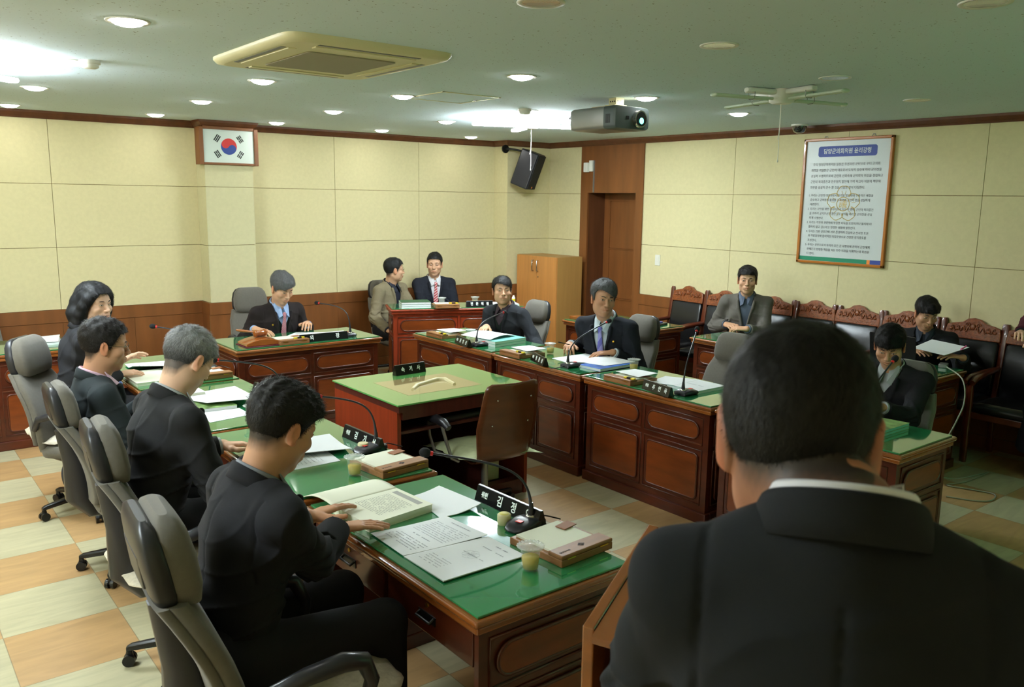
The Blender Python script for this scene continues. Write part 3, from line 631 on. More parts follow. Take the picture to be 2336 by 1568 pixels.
# ---------- office chairs ----------
def office_chair(name,label,hb=.62,head=True,armr=True):
    t=thing(name,label,'chair',(0,0,0),0,'grey high-back office chairs')
    mb=MB(); mb.loft([((0,.02,.405),(.20,0,0),(0,.20,0)),((0,.02,.415),(.245,0,0),(0,.24,0)),((0,.02,.455),(.25,0,0),(0,.25,0)),((0,.015,.48),(.22,0,0),(0,.22,0))],e=4.5); mb.build('seat',M_fabric,t)
    mb=MB(); mb.loft([((0,.02,.37),(.17,0,0),(0,.17,0)),((0,.02,.404),(.22,0,0),(0,.215,0))],e=4); mb.build('seat_shell',M_dgray,t)
    R=[];S=[]; n=10
    for i in range(n+1):
        f=i/n; z=.44+.50*f; y=-.20-.05*f-.09*f*f+(.03*math.sin(f*PI)); hw=.235-.04*abs(f-.35)-.06*max(0,f-.8)/.2*.5-.03*max(0,.15-f)/.15
        R.append(((0,y,z),(hw,0,0),(0,.030,0),5)); S.append(((0,y-.036,z),(hw*.99,0,0),(0,.022,0),5))
    mb=MB(); mb.loft(R,n=36); mb.build('backrest',M_fabric,t)
    mb=MB(); mb.loft(S[1:],n=36); mb.build('back_cover',M_fabric,t)
    mb=MB(); mb.tube([(0,-.10,.38),(0,-.22,.40),(0,-.275,.5),(0,-.292,.70),(0,-.34,.90)],[.03,.05,.09,.07,.05],10,flat=(1,0,0)); mb.build('back_shell',M_dgray,t)
    if head:
        R=[];S=[]
        for i,(f,hh,th) in enumerate(((0,.10,.016),(.05,.150,.040),(.25,.168,.052),(.55,.165,.054),(.8,.150,.048),(.94,.125,.034),(1,.09,.014))):
            z=.915+.245*f; y=-.325-.045*f
            R.append(((0,y+.022,z),(hh,0,0),(0,th,0),4)); S.append(((0,y-.028,z-.006),(hh*1.03,0,0),(0,th*.72,0),4))
        mb=MB(); mb.loft(R,n=32); mb.build('headrest',M_fabric,t)
        mb=MB(); mb.loft(S,n=32); mb.loft([((0,-.40+.0,.975),(.10,0,0),(0,.008,0)),((0,-.412,1.06),(.10,0,0),(0,.008,0))],e=6); mb.build('headrest_shell',M_dgray,t)
    if armr:
        for s in (-1,1):
            mb=MB(); mb.tube([(s*.23,-.22,.60),(s*.27,-.17,.675),(s*.285,-.05,.712),(s*.29,.05,.725),(s*.288,.11,.71),(s*.275,.14,.64),(s*.25,.12,.52),(s*.215,.10,.42)],[.018,.022,.026,.028,.026,.022,.020,.02],10,flat=(1,0,0)); mb.build('armrest',M_dark,t)
    MB().cyl((0,0,.11),(0,0,.39),.028,.024).build('gas_column',M_black,t)
    mb=MB(); mb.cyl((0,0,.08),(0,0,.15),.045,.035)
    mb.build('hub',M_black,t)
    for k in range(5):
        a=2*PI*k/5+PI/2+.25; c,s=math.cos(a),math.sin(a)
        mb=MB(); mb.loft([((c*.04,s*.04,.115),(-s*.025,c*.025,0),(0,0,.022)),((c*.30,s*.30,.085),(-s*.018,c*.018,0),(0,0,.014)),((c*.32,s*.32,.078),(-s*.012,c*.012,0),(0,0,.010))],n=16,e=4); mb.build('base_leg',M_black,t)
        mb=MB()
        for o in (-.016,.016): mb.cyl((c*.31-s*(o-.009),s*.31+c*(o-.009),.027),(c*.31-s*(o+.009),s*.31+c*(o+.009),.027),.027,n=16)
        mb.loft([((c*.31,s*.31,.03),(-s*.012,c*.012,0),(c*.02,s*.02,0)),((c*.31,s*.31,.07),(-s*.010,c*.010,0),(c*.012,s*.012,0))],n=10,e=3); mb.build('caster',M_black,t)
    return t
oc=office_chair('office_chair','grey high-back office chair nearest the photographer, under the man reading at the front desk'); index_kids(oc)
def place_oc(x,y,deg,label,sc_=1.0):
    c=copy_tree(oc); c.location=(x,y,0); c.rotation_euler=(0,0,math.radians(deg)); c.scale=(sc_,)*3; c['label']=label; return c
oc.location=(0.91,2.18,0); oc.rotation_euler=(0,0,math.radians(-95)); oc.scale=(.99,)*3
place_oc(1.02,3.38,-95,'grey office chair behind the grey-haired man',.945)
place_oc(1.05,4.51,-92,'grey office chair behind the man in glasses',.89)
place_oc(1.05,5.55,-127,'grey office chair half turned, behind the woman in black',.94)
place_oc(0.75,8.05,182,'grey office chair at the far left edge behind the papers',.95)
place_oc(2.93,7.45,176,'light grey office chair of the chairman below the flag',.94)
place_oc(4.72,8.02,186,'grey office chair of the man in the tan jacket',.89)
place_oc(4.87,6.12,92,'grey office chair behind the man resting his hand on the teal books',.86)
place_oc(4.82,4.70,92,'grey office chair behind the man in the purple tie',.88)
place_oc(4.80,3.72,98,'empty grey office chair at the right row',.86)
place_oc(4.83,2.46,88,'grey office chair behind the man in the black coat with a microphone',.86)
place_oc(5.32,8.10,170,'grey office chair of the man with the red tie',.82)
# ---------- carved wooden chairs along right wall ----------
def carved_chair():
    t=thing('carved_armchair','',  'chair',(0,0,0),0,'carved rosewood chairs with black leather along the right wall')
    w=.235
    for s in (-1,1):
        mb=MB(); mb.loft([((s*w,-.24,.0),(.02,0,0),(0,.02,0)),((s*w,-.22,.42),(.022,0,0),(0,.022,0)),((s*w*1.02,-.29,.93),(.022,0,0),(0,.018,0)),((s*w*1.03,-.305,1.01),(.024,0,0),(0,.02,0)),((s*w*1.03,-.307,1.03),(.016,0,0),(0,.014,0))],n=16,e=5); mb.build('back_post',M_rose,t)
        mb=MB(); mb.loft([((s*w,.22,.0),(.017,0,0),(0,.017,0)),((s*w,.22,.40),(.022,0,0),(0,.022,0)),((s*w,.22,.64),(.016,0,0),(0,.016,0))],n=14,e=4); mb.build('front_leg',M_rose,t)
        mb=MB(); mb.tube([(s*w,-.26,.68),(s*(w+.01),0,.67),(s*(w+.02),.2,.655),(s*(w+.02),.26,.63)],[.02,.024,.026,.022],10); mb.build('armrest',M_rose,t)
    R=Matrix.Translation((0,-.275,.90))@Matrix.Rotation(math.radians(8),4,'X')
    top=[(w-.02,.03),(w-.03,.085),(w-.07,.10),(.09,.115),(.05,.145),(0,.155),(-.05,.145),(-.09,.115),(-w+.07,.10),(-w+.03,.085),(-w+.02,.03)]
    mb=MB(); mb.M=R; mb.prism([(-w+.02,-.02),(w-.02,-.02)]+top,-.018,.018,'xz'); cr=mb.build('crest_rail',M_rose2,t,bevel=.006)
    mb=MB(); mb.M=R
    for s in (-1,1):
        mb.tube([(s*(.02+.15*i/24+.0),.021,.06+.022*math.sin(i*.9)) for i in range(25)],.006,6); mb.tube([(s*(.04+.02*math.cos(i*.5)*(1-i/20)),.021,.095+.02*math.sin(i*.5)*(1-i/20)) for i in range(18)],.005,6)
        mb.ell((s*.12,.02,.055),(.018,.008,.014),10,6); mb.ell((s*.17,.02,.05),(.016,.008,.012),10,6)
    mb.ell((0,.02,.08),(.022,.012,.026),12,8); mb.build('carving',M_rose2,cr)
    mb=MB(); mb.M=Matrix.Translation((0,-.245,.66))@Matrix.Rotation(math.radians(8),4,'X'); mb.loft([((0,0,-.22),(.19,0,0),(0,.012,0)),((0,0,-.20),(.205,0,0),(0,.028,0)),((0,0,0),(.208,0,0),(0,.036,0)),((0,0,.20),(.205,0,0),(0,.028,0)),((0,0,.222),(.19,0,0),(0,.012,0))],n=32,e=7); mb.build('back_cushion',M_leather,t)
    mb=MB(); mb.loft([((0,0,.40),(.225,0,0),(0,.225,0)),((0,0,.42),(.24,0,0),(0,.245,0)),((0,0,.455),(.23,0,0),(0,.235,0)),((0,0,.475),(.18,0,0),(0,.19,0))],n=32,e=6); mb.build('seat_cushion',M_leather,t)
    MB().box((-w-.01,-.24,.35),(w+.01,.23,.40)).build('seat_frame',M_rose,t,bevel=.006)
    return t
cc=carved_chair(); index_kids(cc)
CCH=[(6.83,5.90,88,'carved wooden chair with black leather back next to the door'),(6.80,5.37,92,'carved wooden chair with black leather left of the man in the grey jacket'),(6.78,4.78,90,'carved wooden chair on which the man in the grey jacket sits'),(6.83,4.36,90,'carved wooden chair partly hidden by the right shoulder of the man in the grey jacket'),(6.83,3.93,90,'dark carved wooden chair behind the head of the standing man'),(6.83,3.46,92,'carved wooden chair with lighter crest behind the laptop'),(6.83,2.93,90,'carved wooden chair of the man reading papers by the wall'),(6.83,2.47,88,'carved wooden chair with pale crest at the right, behind the standing woman')]
for i,(x,y,a,l) in enumerate(CCH):
    c=cc if i==0 else copy_tree(cc); c.location=(x,y,0); c.rotation_euler=(0,0,math.radians(a)); c['label']=l
# ---------- plywood chair ----------
t=thing('plywood_chair','bent plywood chair with green cushion at the centre desk','chair',(2.99,4.05,0),math.radians(-2))
def ply(mb,prof,th,W):
    n=len(prof); vs=[]; K=12
    for i,(y,z,w,cv) in enumerate(prof):
        for k in range(K+1):
            u=-1+2*k/K; vs.append((u*w,y-cv*(1-u*u),z))
    fs=[(i*(K+1)+k,i*(K+1)+k+1,(i+1)*(K+1)+k+1,(i+1)*(K+1)+k) for i in range(n-1) for k in range(K)]
    mb.add(vs,fs,True)
mb=MB(); ply(mb,[(.12,.395,.16,0),(-.05,.385,.175,0),(-.14,.385,.18,.01),(-.19,.40,.185,.02),(-.215,.44,.19,.03),(-.225,.50,.20,.035),(-.23,.55,.205,.035),(-.245,.62,.215,.04),(-.265,.72,.205,.04),(-.285,.82,.195,.04),(-.295,.86,.190,.038),(-.300,.885,.178,.035),(-.303,.895,.15,.03)],.012,.2)
o=mb.build('plywood_shell',M_ply,t); m_=o.modifiers.new('solid','SOLIDIFY'); m_.thickness=.013; m_.offset=0
mb=MB()
for sx,z in ((-.12,.80),(.12,.80),(-.13,.64),(.13,.64)): mb.ell((sx,-.325+(.8-z)*.25,z),(.006,.004,.006),8,6)
mb.build('screw',M_steel,t)
# cushion: soft with flared corners
N=22; vs=[];fs=[]
for lay in (0,1):
    for i in range(N+1):
        for j in range(N+1):
            u=-1+2*i/N; v=-1+2*j/N; e_=max(abs(u),abs(v)); cor=(abs(u)*abs(v))**3
            x=u*(.25+.03*cor+.006*math.sin(v*17)); y=.02+v*(.235+.03*cor+.006*math.sin(u*15)); th=.028*(1-e_**4)
            z=.428+ (th if lay else -th*.7) +.035*cor*(1 if u*v>0 else -.35)-.012*(e_**3)+.004*math.sin(u*7+v*3)
            vs.append((x,y,z))
def ix(l,i,j): return l*(N+1)**2+i*(N+1)+j
for l in (0,1):
    for i in range(N):
        for j in range(N):
            q=(ix(l,i,j),ix(l,i+1,j),ix(l,i+1,j+1),ix(l,i,j+1)); fs.append(q if l else q[::-1])
mb=MB(); mb.add(vs,fs,True); mb.build('seat_cushion',M_cushion,t)
for s in (-1,1):
    mb=MB(); mb.tube([(s*.29,-.06,.60),(s*.295,-.02,.625),(s*.295,.10,.63),(s*.29,.22,.615),(s*.285,.26,.60)],[.02,.026,.030,.028,.018],12,flat=(1,0,0)); ar=mb.build('arm_pad',M_dgray,t)
    mb=MB(); mb.tube([(s*.29,.18,.605),(s*.275,.19,.50),(s*.255,.16,.40),(s*.20,.10,.37),(s*.14,.03,.365)],.011,8); mb.tube([(s*.29,.02,.605),(s*.275,-.01,.50),(s*.25,-.03,.40),(s*.2,-.03,.372)],.011,8); mb.build('arm_tube',M_alu,ar)
MB().cyl((0,-.02,.10),(0,-.02,.38),.022).build('gas_column',M_alu,t); MB().box((-.12,-.12,.365),(.12,.10,.38)).build('seat_plate',M_black,t)
for k in range(5):
    a=2*PI*k/5+.3; c,s=math.cos(a),math.sin(a); mb=MB(); mb.loft([((c*.03,-.02+s*.03,.10),(-s*.022,c*.022,0),(0,0,.02)),((c*.27,-.02+s*.27,.075),(-s*.016,c*.016,0),(0,0,.012))],n=14,e=4); mb.build('base_leg',M_black,t)
    mb=MB(); mb.cyl((c*.27-s*-.02,-.02+s*.27+c*-.02,.027),(c*.27-s*.02,-.02+s*.27+c*.02,.027),.027); mb.cyl((c*.27,-.02+s*.27,.03),(c*.27,-.02+s*.27,.08),.010); mb.build('caster',M_black,t)
# ---------- lectern ----------
t=thing('speaker_lectern','wooden lectern in front of the standing man, partly hidden by his arm','lectern',(1.49,1.02,0),math.radians(-67))
def side(sx):
    P=[(-.20,0),(.22,0),(.22,1.12),(-.20,1.03)]
    Pi=[(-.13,.12),(.16,.12),(.16,1.04),(-.13,.975)]
    mb=MB(); n=4; vs=[]
    for x in (sx-.014,sx+.014):
        vs+=[(x,y,z) for y,z in P]+[(x,y,z) for y,z in Pi]
    fs=[]
    for k in (0,8):
        for i in range(4): fs.append((k+i,k+(i+1)%4,k+4+(i+1)%4,k+4+i))
    for i in range(4): fs.append((i,(i+1)%4,8+(i+1)%4,8+i)); fs.append((4+i,4+(i+1)%4,12+(i+1)%4,12+i))
    mb.add(vs,fs); s_=mb.build('side_panel',M_edge,t,bevel=.004)
    MB().prism(Pi,sx-.006,sx+.006,'yz').build('inset_panel',M_redd,s_)
side(-.30); side(.30)
MB().box((-.285,.195,.0),(.285,.215,1.09)).build('front_panel',M_cherry,t)
mb=MB(); mb.M=Matrix.Translation((0,.0,1.058))@Matrix.Rotation(math.atan(.09/.42),4,'X'); mb.box((-.284,-.22,-.01),(.284,.20,.01)); mb.build('reading_board',M_edge,t)
MB().box((-.285,-.18,.60),(.285,.19,.62)).build('shelf',M_cherry,t)
t2=thing('corner_post','short turned wooden post left of the lectern','post',(1.065,.905,0),0)
MB().lathe([(.05,0),(.05,.05),(.022,.08),(.022,.86),(.028,.88),(.022,.90),(.022,.935),(.012,.95),(.001,.952)],n=20).build('post',M_edge,t2)
# ================= THINGS ON THE DESKS =================
def onplane(px,py,ax,val):
    d=CR.T@np.array([px-1168.,-(py-784.),-FPX]); t=val/d[ax]; return Vector((d[0]*t,d[1]*t,H+d[2]*t))
def nameplate(x,y,rz,L,parts,label,h=.062,dep=.05,tx=None):
    "parts: list of (string,size,centre u 0..1)"
    t=thing('nameplate',label,'nameplate',(x,y,GZ),rz,'black nameplates with white lettering')
    c=.012
    mb=MB(); mb.prism([(-dep/2,0),(dep/2,0),(dep*.12,h),(-dep*.12,h)],-L/2,L/2,'yz'); mb.build('plate',M_plate,t,bevel=.0015)
    sl=math.atan2(dep*.38,h)
    M=Matrix.Translation((0,-(dep*.31)-.0008,h*.5))@Matrix.Rotation(PI/2-sl,4,'X')
    for s_,sz,u in parts: text(s_,sz,M_letter,M@Matrix.Translation(((u-.5)*L,0,.0004)),t,'lettering',off=.0009,sx=.85)
    return t
def mic(stem,head,label,rz,mid=None,z0=GZ,cord=True):
    stem=Vector(stem); head=Vector(head)
    t=thing('gooseneck_microphone',label,'microphone',(stem.x,stem.y,z0),rz,'black gooseneck table microphones')
    # base: rounded wedge extending toward +y local (user)
    mb=MB(); mb.loft([((0,-.035,.001),(.040,0,0),(0,0,.001)),((0,-.033,.014),(.046,0,0),(0,0,.014)),((0,.03,.018),(.050,0,0),(0,0,.018)),((0,.085,.015),(.050,0,0),(0,0,.014)),((0,.115,.009),(.036,0,0),(0,0,.008)),((0,.122,.007),(.015,0,0),(0,0,.003))],n=28,e=3.2); mb.build('base',M_dark,t)
    MB().box((-.013,.06,.0315),(.013,.082,.034)).build('talk_button',M_redp,t,bevel=.001); MB().lathe([(.020,.030),(.020,.037),(.014,.039)],n=20).build('neck_ring',M_chrome,t)
    Rz=Matrix.Rotation(-rz,4,'Z'); h=Rz@(head-Vector((stem.x,stem.y,z0)))
    m1=Vector((h.x*.02,h.y*.02,h.z*.45)) if mid is None else Rz@(Vector(mid)-Vector((stem.x,stem.y,z0)))
    P=[Vector((0,0,.033)),Vector((0,0,.05+m1.z*.4))]
    def bez(a,b,c,d,n):
        return [a*(1-s)**3+b*3*s*(1-s)**2+c*3*s*s*(1-s)+d*s**3 for s in [i/n for i in range(n+1)]]
    pts=bez(Vector((0,0,.033)),Vector((0,0,m1.z*1.05)),m1+(h-m1)*.12+Vector((0,0,m1.z*.12)),h,20)
    mb=MB(); mb.tube(pts,[.0085-.004*min(1,i/5) for i in range(21)],10); mb.cyl((0,0,.036),(0,0,.085),.013,.007,16); mb.build('gooseneck',M_dark,t)
    d=(pts[-1]-pts[-2]).normalized()
    MB().cyl(h-d*.004,h+d*.006,.0085,n=14).build('light_ring',M_redp,t)
    mb=MB(); u=d.orthogonal().normalized(); v=d.cross(u)
    mb.loft([(h+d*(.006+.040*f),u*r,v*r,2) for f,r in ((0,.009),(.1,.014),(.35,.0175),(.7,.0165),(.9,.011),(1,.004))],n=18); mb.build('foam_head',mat('foam',lin((22,22,24)),.95,bump=((300,300,300),.6,.002)),t)
    if cord: MB().tube([(.0,-.03,.012),(.005,-.075,.012),(-.015,-.10,.004),(-.05,-.125,-.006)],.003,6).build('cord',M_black,t)
    return t
def cup(x,y,label,tea=True,z=GZ):
    t=thing('plastic_tea_cup',label,'cup',(x,y,z),random.random(),'clear plastic cups with lids')
    mb=MB(); mb.lathe([(.001,.002),(.026,.002),(.028,.006),(.033,.066),(.034,.080),(.0325,.080),(.0310,.066),(.0262,.008),(.001,.005)],n=32,cap=False); mb.build('cup_wall',M_cup,t)
    if tea: MB().lathe([(.001,.0055),(.0255,.0085),(.0290,.046),(.001,.046)],n=28,cap=False).build('tea',M_tea,t)
    mb=MB(); vs=[];fs=[]; n=64; prof=[(.001,.090),(.018,.090),(.022,.086),(.030,.086),(.036,.083),(.046,.085),(.045,.081),(.036,.077)]
    for r,zz in prof:
        for k in range(n): a=2*PI*k/n; rr=r*(1+(.035*math.cos(a*20) if r>.035 else 0)); vs.append((rr*math.cos(a),rr*math.sin(a),zz+(.0012*math.cos(a*20) if r>.03 else 0)))
    for i in range(len(prof)-1):
        for k in range(n): fs.append((i*n+k,i*n+(k+1)%n,(i+1)*n+(k+1)%n,(i+1)*n+k))
    mb.add(vs,fs,True); mb.build('lid',M_lid,t)
    return t
def notebox(x,y,rz,label,pen=True,mark=False,z=GZ):
    # local: width (x) .25, strip along -y
    t=thing('walnut_note_box',label,'note box',(x,y,z),rz,'walnut note boxes with paper slips')
    mb=MB(); mb.box((-.125,-.13,0),(.125,.13,.026)); mb.build('box',M_brownbox,t,bevel=.003)
    mb=MB(); mb.box((-.125,-.13,.0262),(.125,-.062,.040)); l_=mb.build('pen_lid',M_brownbox,t,bevel=.004)
    if mark:
        mb=MB(); 
        for i in range(4): mb.tube([(a*(.016-.003*i),-.096+b*(.012-.0022*i),.0403) for a,b in ((1,0),(0,1),(-1,0),(0,-1))],.0008,4,closed=True)
        mb.build('diamond_mark',M_ink,l_)
        text('담양군의회',.011,M_ink,Matrix.Translation((-.085,-.105,.0403)),l_,'engraved_text',ext=.0002)
    for sx in (-.08,.08): MB().box((sx-.02,-.132,.024),(sx+.02,-.1285,.0275)).build('hinge',M_gold,t)
    MB().box((-.105,-.058,.0262),(.10,.118,.0335)).build('paper_slips',M_paper2,t)
    mb=MB(); mb.M=Matrix.Translation((.085,.06,.036))@Matrix.Rotation(.12,4,'Z'); mb.box((-.035,-.022,0),(.035,.022,.003)); mb.build('leather_tab',M_leath2,t)
    return t
def tapeflags(x,y,rz,z,label):
    t=thing('sticky_flag_pack',label,'sticky notes',(x,y,z),rz,'yellow and black sticky flag packs')
    mb=MB(); mb.box((-.045,-.011,0),(.045,.011,.010)); mb.build('pack',M_yellow,t,bevel=.001); MB().box((-.018,-.0115,-.0),(.018,.0115,.0105)).build('band',M_black,t)
    return t
def sheet(name,label,cat,C,z0,th=.0008,m=None,curl=None,n=14,lines=None,group=None,edge=None,title=None):
    "C: 4 world xy corners c00,c10,c11,c01; curl(u,v)->dz"
    c=[Vector((p[0],p[1])) for p in C]; cen=sum(c,Vector((0,0)))/4
    t=thing(name,label,cat,(cen.x,cen.y,z0),0,group)
    f=curl or (lambda u,v:0)
    def P(u,v,dz=0):
        q=c[0]*(1-u)*(1-v)+c[1]*u*(1-v)+c[2]*u*v+c[3]*(1-u)*v-cen
        return (q.x,q.y,f(u,v)+dz)
    vs=[];fs=[]
    for l in (0,1):
        for i in range(n+1):
            for j in range(n+1): vs.append(P(i/n,j/n,th*l if l else 0.0003))
    K=(n+1)**2
    for i in range(n):
        for j in range(n):
            a=i*(n+1)+j; q=(a,a+n+1,a+n+2,a+1); fs.append(q[::-1]); fs.append(tuple(k+K for k in q))
    for i in range(n):
        for (a,b) in ((i*(n+1),(i+1)*(n+1)),(i*(n+1)+n,(i+1)*(n+1)+n),(i,i+1),(n*(n+1)+i,n*(n+1)+i+1)): fs.append((a,b,b+K,a+K))
    mb=MB(); mb.add(vs,fs,False)
    if lines:
        mb.m=1; rnd=random.Random(sum(map(ord,label)))
        for (u0,u1,v0,v1,nn,wd) in lines:
            for k in range(nn):
                v=v0+(v1-v0)*(k+.5)/nn; u=u0
                while u<u1:
                    du=min(u1-u,rnd.uniform(.015,.05)); hv=wd*.5
                    if rnd.random()<.85: mb.add([P(u,v-hv,th+.0006),P(u+du,v-hv,th+.0006),P(u+du,v+hv,th+.0006),P(u,v+hv,th+.0006)],[(0,1,2,3)])
                    u+=du+.01
    mb.build('page' if th<.004 else 'pages',[m or M_paper,M_print],t)
    return t
rnd=random.Random(4)
# --- D1
def block(name,label,C,z0,h,cover,pages,title=None,group=None,cat='book'):
    c=[Vector((p[0],p[1])) for p in C]; cen=sum(c,Vector((0,0)))/4; t=thing(name,label,cat,(cen.x,cen.y,z0),0,group); q=[(p.x-cen.x,p.y-cen.y) for p in c]
    MB().prism([(a*.985,b*.985) for a,b in q],.0012,h-.0012).build('page_block',pages,t)
    mb=MB(); mb.prism(q,0,.0011); mb.prism(q,h-.0011,h); mb.build('cover',cover,t); return t
t=block('open_book','thick open book under the hands of the man at the front desk',[(1.38,2.56),(1.68,2.60),(1.66,2.84),(1.36,2.82)],GZ,.030,M_paper2,M_paper2)
bk=t
def leftcurl(u,v): return .0295*(1-v)**.7 +.016*math.sin(v*PI)
def P_(u,v):
    a=Vector((1.66-.30*u,2.84-.02*u)); b=Vector((1.64-.30*u,3.06-.02*u)); q=a.lerp(b,v); return (q.x-t.location.x,q.y-t.location.y,leftcurl(u,v)+.001)
n=16; vs=[P_(i/n,j/n) for i in range(n+1) for j in range(n+1)]; vs+=[(x,y,max(.0004,z-.0035)) for x,y,z in vs]; K=(n+1)**2; fs=[]
for i in range(n):
    for j in range(n): a=i*(n+1)+j; q=(a,a+n+1,a+n+2,a+1); fs+= [q,tuple(k+K for k in q[::-1])]
for i in range(n):
    for (a,b) in ((i*(n+1),(i+1)*(n+1)),(i*(n+1)+n,(i+1)*(n+1)+n),(i,i+1),(n*(n+1)+i,n*(n+1)+i+1)): fs.append((a,b,b+K,a+K))
MB().add(vs,fs,True).build('left_pages',M_paper2,t)
# print on right page: header band + lines
def RP(u,v): # u along x from near(user) to far, v from spine to outer
    a=Vector((1.40+.26*u,2.815+.017*u)); b=Vector((1.415+.26*u,2.585+.025*u)); q=a.lerp(b,v); return (q.x-t.location.x,q.y-t.location.y,.0306)
mb=MB()
for k in range(17):
    u=.74-.036*k; v=.12
    while v<.86:
        dv=rnd.uniform(.02,.07); 
        if rnd.random()<.9: mb.add([RP(u,v),RP(u+.010,v),RP(u+.010,min(.88,v+dv)),RP(u,min(.88,v+dv))],[(0,1,2,3)])
        v+=dv+.012
mb.build('printed_lines',mat('gray_print',lin((150,152,140)),.8),t)
MB().add([RP(.83,.1),RP(.93,.1),RP(.93,.9),RP(.83,.9)],[(0,1,2,3)]).build('header_band',mat('gray_print_band',lin((165,165,160)),.8),t)
GP='loose printed papers on the front desk'
sheet('booklet_pages','white curled booklet page beyond the open book, left of the front nameplate','paper',[(1.70,2.78),(1.66,2.52),(1.84,2.50),(1.84,2.80)],GZ,th=.003,curl=lambda u,v:.002+.045*max(0,(v-.35))**1.5*(.4+.6*u),group=GP)
sheet('printed_sheet','printed sheet with two bold headings at the edge of the front desk','paper',[(1.375,2.54),(1.37,2.305),(1.70,2.27),(1.68,2.51)],GZ,th=.002,curl=lambda u,v:.003+.012*(v-.3)**2,lines=[(.12,.9,.12,.34,5,.012),(.3,.75,.40,.43,1,.016),(.12,.9,.48,.84,9,.010),(.3,.75,.90,.93,1,.018)],group=GP)
sheet('printed_sheet','printed sheet with faint round seal at the near edge of the front desk','paper',[(1.37,2.302),(1.37,2.06),(1.70,2.055),(1.70,2.268)],GZ,th=.004,curl=lambda u,v:.001+.004*u,lines=[(.12,.6,.1,.3,5,.008),(.3,.8,.55,.58,1,.01),(.3,.85,.78,.80,1,.014),(.45,.75,.88,.91,1,.02)],group=GP)
t=col.objects['printed_sheet.001'] if 'printed_sheet.001' in col.objects else None
if t:
    mb=MB()
    for k in range(6):
        a=k*PI/3; mb.tube([(.02+.018*math.cos(a)+.014*math.cos(2*PI*i/14),.0+.018*math.sin(a)+.014*math.sin(2*PI*i/14),.009) for i in range(14)],.0003,4,closed=True)
    mb.build('seal_print',mat('faint_print',lin((190,194,198)),.8),t)
cup(1.655,1.975,'clear plastic cup of green tea with crimped lid at the front desk corner')
notebox(1.86,2.055,.06,'walnut note box with diamond mark and paper slips on the front desk',mark=True)
mic((1.905,2.275,GZ),onplane(985,1035,1,2.45),'black gooseneck microphone with red lit button on the front desk',PI/2+.25,mid=(1.88,2.29,.95))
nameplate(1.915,2.42,-PI/2+.03,.38,[('위원',.026,.15),('김',.044,.40),('정',.044,.62),('오',.044,.84)],'black nameplate on the front desk beside the microphone')
t=thing('tape_roll_case','small cream oval case with yellow top behind the front microphone','case',(1.825,2.335,GZ),.3)
MB().lathe([(.024,0),(.026,.004),(.026,.036),(.023,.040),(.021,.041)],n=28).build('case',M_cream,t); MB().lathe([(.020,.0405),(.018,.0425),(.001,.043)],n=24).build('lid',mat('pale_yellow',lin((214,206,110)),.5),t)
# --- D2
cup(1.64,3.165,'clear plastic cup of green tea on the second desk of the left row')
notebox(1.82,3.18,.10,'walnut note box with leather tab on the second desk of the left row',mark=True)
mic((1.905,3.45,GZ),onplane(732,905,1,3.5),'black gooseneck microphone whose neck passes behind the head of the front man',PI/2+.2,mid=(1.89,3.46,.96))
nameplate(1.90,3.57,-PI/2+.04,.34,[('위원',.024,.15),('김',.040,.38),('기',.040,.62),('선',.040,.86)],'black nameplate on the second desk of the left row')
t=thing('tape_roll_case','small cream oval case beside the microphone of the second left desk','case',(1.84,3.46,GZ),.3)
MB().lathe([(.024,0),(.026,.004),(.026,.036),(.023,.040)],n=24).build('case',M_cream,t)
sheet('booklet_pages','white curled booklet lying flat on the second desk of the left row','paper',[(1.50,3.82),(1.48,3.55),(1.78,3.46),(1.83,3.80)],GZ,th=.003,curl=lambda u,v:.004+.05*max(0,u-.5)**1.6)
sheet('printed_sheet','printed sheet below the chin of the front man on the second desk','paper',[(1.40,3.62),(1.38,3.38),(1.68,3.38),(1.70,3.58)],GZ,th=.0015,lines=[(.1,.8,.15,.8,10,.01)])
# held book of grey man (standing open)
# --- D3
cup(1.62,4.30,'clear plastic cup with tea near the forehead of the front man, on the third desk')
nameplate(1.90,4.80,-PI/2+.05,.30,[('위원',.024,.15),('김',.040,.4)],'black nameplate mostly hidden behind the head of the front man')
mic((1.905,4.56,GZ),onplane(497,822,1,4.55),'black gooseneck microphone reaching toward the grey-haired man',PI/2+.1,mid=(1.89,4.57,.96))
block('paperback_book','landscape-covered book under curled white paper on the third left desk',[(1.40,4.62),(1.65,4.60),(1.66,4.86),(1.41,4.88)],GZ,.02,M_coverg,M_paper)
sheet('booklet_pages','white curled papers on top of the landscape book of the third left desk','paper',[(1.44,4.98),(1.50,4.66),(1.80,4.60),(1.80,5.05)],GZ+.0205,th=.002,curl=lambda u,v:.006+.03*max(0,u-.55))
sheet('printed_sheet','printed sheet at the near end of the third left desk','paper',[(1.45,4.62),(1.42,4.38),(1.66,4.42),(1.66,4.60)],GZ,th=.0015,lines=[(.55,.9,.4,.5,2,.02)])
t=thing('sticky_note_stack','yellow sticky notes beside the third left nameplate','sticky notes',(1.82,4.68,GZ),0); MB().box((-.03,-.03,0),(.03,.03,.02)).build('notes',M_yellow,t)
block('thick_white_book','thick white-edged open book before the man in glasses',[(1.34,4.93),(1.58,4.93),(1.58,5.22),(1.34,5.22)],GZ,.045,M_paper,M_paper2)
